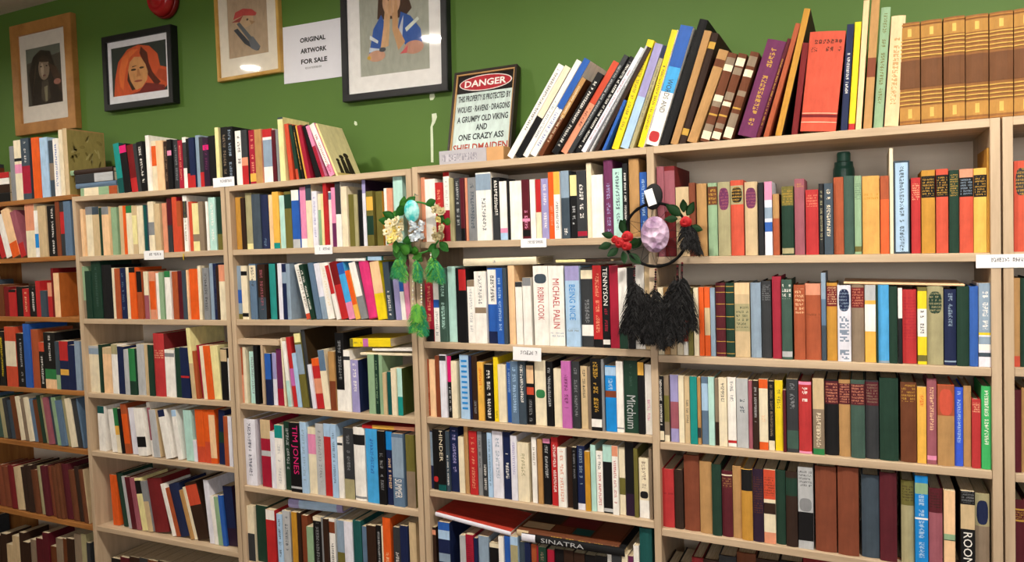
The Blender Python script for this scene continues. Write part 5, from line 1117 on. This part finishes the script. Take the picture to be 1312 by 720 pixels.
# --- black one on the divider
YB = -.030
def rel(o, px, py, y): return at(px, py, y)-o
top = at(838, 240, YB); e = empty('dreamcatcher', 'black feathered dreamcatcher with purple stone and red roses', 'dreamcatcher', top)
BKM = plain('0B0B0C', .85, .15); BK2 = plain('1A191A', .7, .3)
cc = rel(top, 839.5, 301, YB); RB = abs(rel(top, 881, 301, YB).x-rel(top, 799, 301, YB).x)/2
RBz = abs(at(839, 262, YB).z-at(839, 343, YB).z)/2
ring_obj('hoop', e, cc, RB, .0038, BKM, 44, .002, RBz/RB)
bm = bmesh.new()
for k in range(12):
    a0 = 2*math.pi*k/12; a1 = 2*math.pi*((k+5) % 12)/12
    add_tube(bm, [(cc.x+RB*math.cos(a0), cc.y, cc.z+RBz*math.sin(a0)), (cc.x+RB*math.cos(a1), cc.y+.002, cc.z+RBz*math.sin(a1))], .0005, 4)
bm_obj('web', bm, BK2, e)
# amethyst
bm = bmesh.new(); sx = abs(rel(top, 858, 300, YB).x-rel(top, 821.5, 300, YB).x)/2; sz = abs(at(840, 277.5, YB).z-at(840, 324, YB).z)/2
add_ball(bm, (0, 0, 0), 1.0, sx, .016, sz, 28, 16)
AM, nt = new_mat('amethyst'); tc = N(nt, 'ShaderNodeTexCoord'); vo = N(nt, 'ShaderNodeTexVoronoi', ins={'Scale': 55.0}); nt.links.new(tc.outputs['Object'], vo.inputs[0])
no = N(nt, 'ShaderNodeTexNoise', ins={2: 30.0, 3: 5.0}); nt.links.new(tc.outputs['Object'], no.inputs[0])
cr = N(nt, 'ShaderNodeValToRGB'); cr.color_ramp.elements[0].position = .35; cr.color_ramp.elements[0].color = lin('8E6A92'); cr.color_ramp.elements[1].position = .65; cr.color_ramp.elements[1].color = lin('DDBEDA'); nt.links.new(no.outputs[0], cr.inputs[0])
mm = N(nt, 'ShaderNodeMix', data_type='RGBA', ins={0: .35}); nt.links.new(cr.outputs[0], mm.inputs[6]); nt.links.new(vo.outputs['Color'], mm.inputs[7])
hs = N(nt, 'ShaderNodeHueSaturation', ins={'Saturation': .9}); nt.links.new(cr.outputs[0], hs.inputs['Color'])
finish(nt, hs.outputs[0], .15, .6, (vo.outputs['Distance'], .9, .01))
o = bm_obj('purple_stone', bm, AM, e, True); o.location = rel(top, 839.8, 300.5, YB)+Vector((0, -.006, 0))
# leather tab with a white price tag
bm = bmesh.new(); P0 = rel(top, 837, 252, YB); tw = abs(rel(top, 849, 250, YB).x-rel(top, 825, 250, YB).x)/2; thh = abs(at(837, 235, YB).z-at(837, 269, YB).z)/2
add_ball(bm, (0, 0, 0), 1.0, tw, .008, thh, 18, 10); o = bm_obj('leather_tab', bm, BK2, e, True); o.location = P0; o.rotation_euler = (0, .12, 0)
bm = bmesh.new(); add_box(bm, -tw*.45, tw*.45, -.0006, .0006, -thh*.62, thh*.62, .0003); o = bm_obj('price_tag', bm, plain('F4F4F2', .5), e); o.location = rel(top, 834.5, 253, YB)+Vector((0, -.0095, 0)); o.rotation_euler = (0, -.28, 0)
# roses and leaves
RM, GM = plain('B01018', .6), plain('1E4A22', .55)
for i, (x, y, r) in enumerate(((794, 311, .013), (803, 303, .0135), (802, 315, .012), (788, 307, .010), (878, 284, .013))): rose('rose', e, rel(top, x, y, YB-.012), r*1.25, RM, 14, i)
for i, (x, y, L, rot) in enumerate(((800, 300, .035, -.2), (806, 312, .035, 1.4), (792, 318, .032, -2.2), (786, 303, .030, -1.3), (806, 325, .036, 2.3), (798, 322, .03, 3.0), (872, 276, .042, -.9), (810, 318, .034, .8), (783, 312, .032, -1.9), (796, 296, .03, .3), (868, 280, .03, -1.6), (876, 272, .03, 0.0), (880, 276, .034, .5), (884, 290, .03, 1.9))):
    leaf('leaf', e, rel(top, x, y, YB-.006), L*1.1, L*.36, rot, GM)
ADN = 0
for i, (x, y, L, wd, sw) in enumerate(((880, 283, .092, .036, (.030, 0)), (886, 288, .08, .03, (.030, -.01)), (876, 286, .07, .03, (.004, -.01)))): plume('feather', e, rel(top, x, y, YB-.008), L, wd, [BKM, BK2], 220, sw, .7, 50+i)
# strands and black feathers
BR = [plain('5A1016', .3), BKM, plain('3A0E12', .3), BKM]
for i, (x, y0, y1) in enumerate(((813, 340, 366), (840, 344, 372), (868, 340, 364), (874, 336, 358))):
    beads('bead_strand', e, rel(top, x, y0, YB), rel(top, x-.5, y1, YB-.004), 9, .0030, BR)
for i, (x, y, L, wd, sw) in enumerate(((812, 358, .140, .050, (-.040, -.004)), (814, 360, .150, .046, (-.012, -.006)), (819, 364, .155, .046, (.014, -.002)), (838, 366, .150, .040, (-.012, -.004)), (842, 370, .155, .040, (.012, -.004)),
        (864, 354, .150, .046, (-.026, -.004)), (869, 354, .165, .048, (.004, -.006)), (874, 352, .140, .050, (.034, -.002)), (828, 372, .135, .044, (.0, -.008)), (855, 370, .145, .044, (.004, -.008)))):
    plume('feather', e, rel(top, x, y, YB-.006), L*1.09, wd, [BKM, BK2], 420, sw, .75, i)
hookpin(e, Vector((0, .028, .006)), plain('8A8A8A', .3, .5, .9))
bm = bmesh.new(); add_tube(bm, [(0, .010, .009), (0, .004, .002), tuple(P0+Vector((0, 0, thh*.9)))], .0012, 6); bm_obj('hanging_loop', bm, BK2, e)

# --- green one
YG = -.028
top = at(530, 254, YG); e = empty('dreamcatcher', 'green feathered dreamcatcher with turquoise stone and cream flowers', 'dreamcatcher', top)
GN = plain('2F7A2A', .55); GN2 = plain('4E9A34', .55)
cc = rel(top, 533, 292, YG); RG = abs(rel(top, 566, 292, YG).x-rel(top, 500, 292, YG).x)/2; RGz = abs(at(533, 258, YG).z-at(533, 324, YG).z)/2
ring_obj('hoop', e, cc, RG, .0030, GN, 44, .002, RGz/RG)
TQ, nt = new_mat('turquoise_stone'); tc = N(nt, 'ShaderNodeTexCoord'); no = N(nt, 'ShaderNodeTexNoise', ins={2: 45.0, 3: 5.0}); nt.links.new(tc.outputs['Object'], no.inputs[0])
cr = N(nt, 'ShaderNodeValToRGB'); cr.color_ramp.elements[0].position = .4; cr.color_ramp.elements[0].color = lin('3FC0C0'); cr.color_ramp.elements[1].position = .62; cr.color_ramp.elements[1].color = lin('B8EEE8'); nt.links.new(no.outputs[0], cr.inputs[0]); finish(nt, cr.outputs[0], .15, .5)
sx = abs(rel(top, 539, 270, YG).x-rel(top, 520, 270, YG).x)/2; sz = abs(at(530, 256, YG).z-at(530, 285, YG).z)/2
bm = bmesh.new(); add_ball(bm, (0, 0, 0), 1.0, sx, .012, sz, 20, 12); o = bm_obj('turquoise_stone', bm, TQ, e, True); o.location = rel(top, 529.5, 270.5, YG)+Vector((0, -.008, 0)); o.rotation_euler = (0, -.1, 0)
# glittering crystal
bm = bmesh.new(); rnd = random.Random(4); cx2 = rel(top, 536, 296, YG); hx = abs(rel(top, 546, 296, YG).x-rel(top, 526, 296, YG).x)/2; hz = abs(at(536, 281, YG).z-at(536, 310, YG).z)/2
for i in range(60):
    s = rnd.uniform(.0035, .007); m4 = Matrix.Translation((rnd.uniform(-hx, hx)*.8, rnd.uniform(-.008, .006), rnd.uniform(-hz, hz)*.85)) @ Matrix.Rotation(rnd.uniform(0, 3), 4, Vector((rnd.random(), rnd.random(), rnd.random()+.1)))
    bmesh.ops.create_cube(bm, size=s*1.5, matrix=m4)
o = bm_obj('glitter_crystal', bm, plain('D6E0E8', .12, .8, .2), e); o.location = cx2+Vector((0, -.006, 0))
# flowers
CM, YM, BM_ = plain('E4D9B4', .7), plain('DFCF7E', .7), plain('B8AA80', .7)
for i, (x, y, r, mt) in enumerate(((500, 287, .012, CM), (508, 283, .011, CM), (497, 297, .012, CM), (506, 296, .013, YM), (513, 291, .011, CM), (502, 305, .012, YM), (511, 303, .011, CM), (515, 284, .008, BM_))): blossom('flower', e, rel(top, x, y, YG-.008-.006*(i%3)), r*1.5, mt, plain('C9A63A', .6), i+20)
for i, (x, y, r, mt) in enumerate(((558, 268, .011, BM_), (565, 271, .011, BM_), (559, 303, .011, BM_), (566, 301, .012, BM_), (562, 281, .008, YM), (566, 292, .009, BM_), (557, 294, .008, CM))): blossom('flower', e, rel(top, x, y, YG-.008-.006*(i%3)), r*1.35, mt, plain('8A7A48', .6), i+40)
for i, (x, y, L, rot, mt) in enumerate(((507, 276, .034, .9, GN), (512, 272, .032, .6, GN2), (505, 280, .030, -1.0, GN), (500, 278, .028, 1.2, GN2), (508, 312, .036, 2.3, GN), (513, 316, .038, 2.0, GN2), (518, 318, .034, 1.7, GN), (506, 308, .03, 3.0, GN2), (512, 322, .034, 2.8, GN), (545, 262, .028, 1.3, GN), (552, 266, .026, 1.8, GN), (525, 322, .03, 1.5, GN2), (548, 322, .03, 1.0, GN), (510, 328, .026, 3.0, GN2), (498, 284, .03, -1.4, GN), (515, 268, .03, .2, GN2), (520, 262, .028, .9, GN), (560, 276, .026, 2.2, GN), (568, 284, .026, 1.6, GN2), (563, 310, .03, 2.4, GN), (556, 316, .03, 2.9, GN), (502, 300, .03, -2.4, GN2), (530, 326, .028, 2.2, GN), (540, 325, .026, -2.0, GN2), (516, 310, .03, 1.3, GN), (504, 316, .032, 2.7, GN))):
    leaf('leaf', e, rel(top, x, y, YG-.006), L*1.3, L*.5, rot, mt)
WB = [plain('E8E6DC', .3), plain('D8D2A0', .3)]
for i, (x, y0, y1, n) in enumerate(((511, 318, 330, 4), (533, 324, 338, 4), (552, 318, 332, 4), (540, 356, 393, 10), (529, 358, 392, 6))): beads('bead_strand', e, rel(top, x, y0, YG-.002), rel(top, x, y1, YG-.004), n, .0028, WB)
G1, G2_, G3 = plain('12854A', .7), plain('66AE3A', .7), plain('0C7A5C', .7)
for i, (x, y, L, wd, sw, ms) in enumerate(((511, 327, .075, .030, (-.022, 0), [G2_, G1]), (513, 328, .085, .028, (.012, -.004), [G2_, G1]), (509, 330, .065, .03, (-.004, -.006), [G1]), (533, 333, .068, .020, (-.004, -.004), [G2_, G1]), (535, 335, .068, .022, (.004, -.002), [G1, G3]),
        (553, 329, .08, .030, (-.012, 0), [G2_, G1]), (556, 329, .085, .030, (.024, -.003), [G1, G2_]), (560, 334, .07, .026, (.018, -.006), [G1, G3]),
        (531, 389, .095, .026, (-.020, -.002), [G1, G2_]), (536, 390, .105, .028, (.006, -.004), [G2_, G1]), (540, 391, .10, .024, (.014, -.002), [G1, G3]), (534, 388, .06, .030, (.0, -.008), [G2_]))):
    plume('feather', e, rel(top, x, y, YG-.006), L, wd*1.35, ms, 170, sw, .45, 100+i)
hookpin(e, Vector((0, .026, .010)), plain('8A8A8A', .3, .5, .9))
bm = bmesh.new(); add_tube(bm, [(0, .008, .013), (0, .004, .006), (0, -.002, -.004)], .0011, 6); bm_obj('hanging_loop', bm, GN, e)
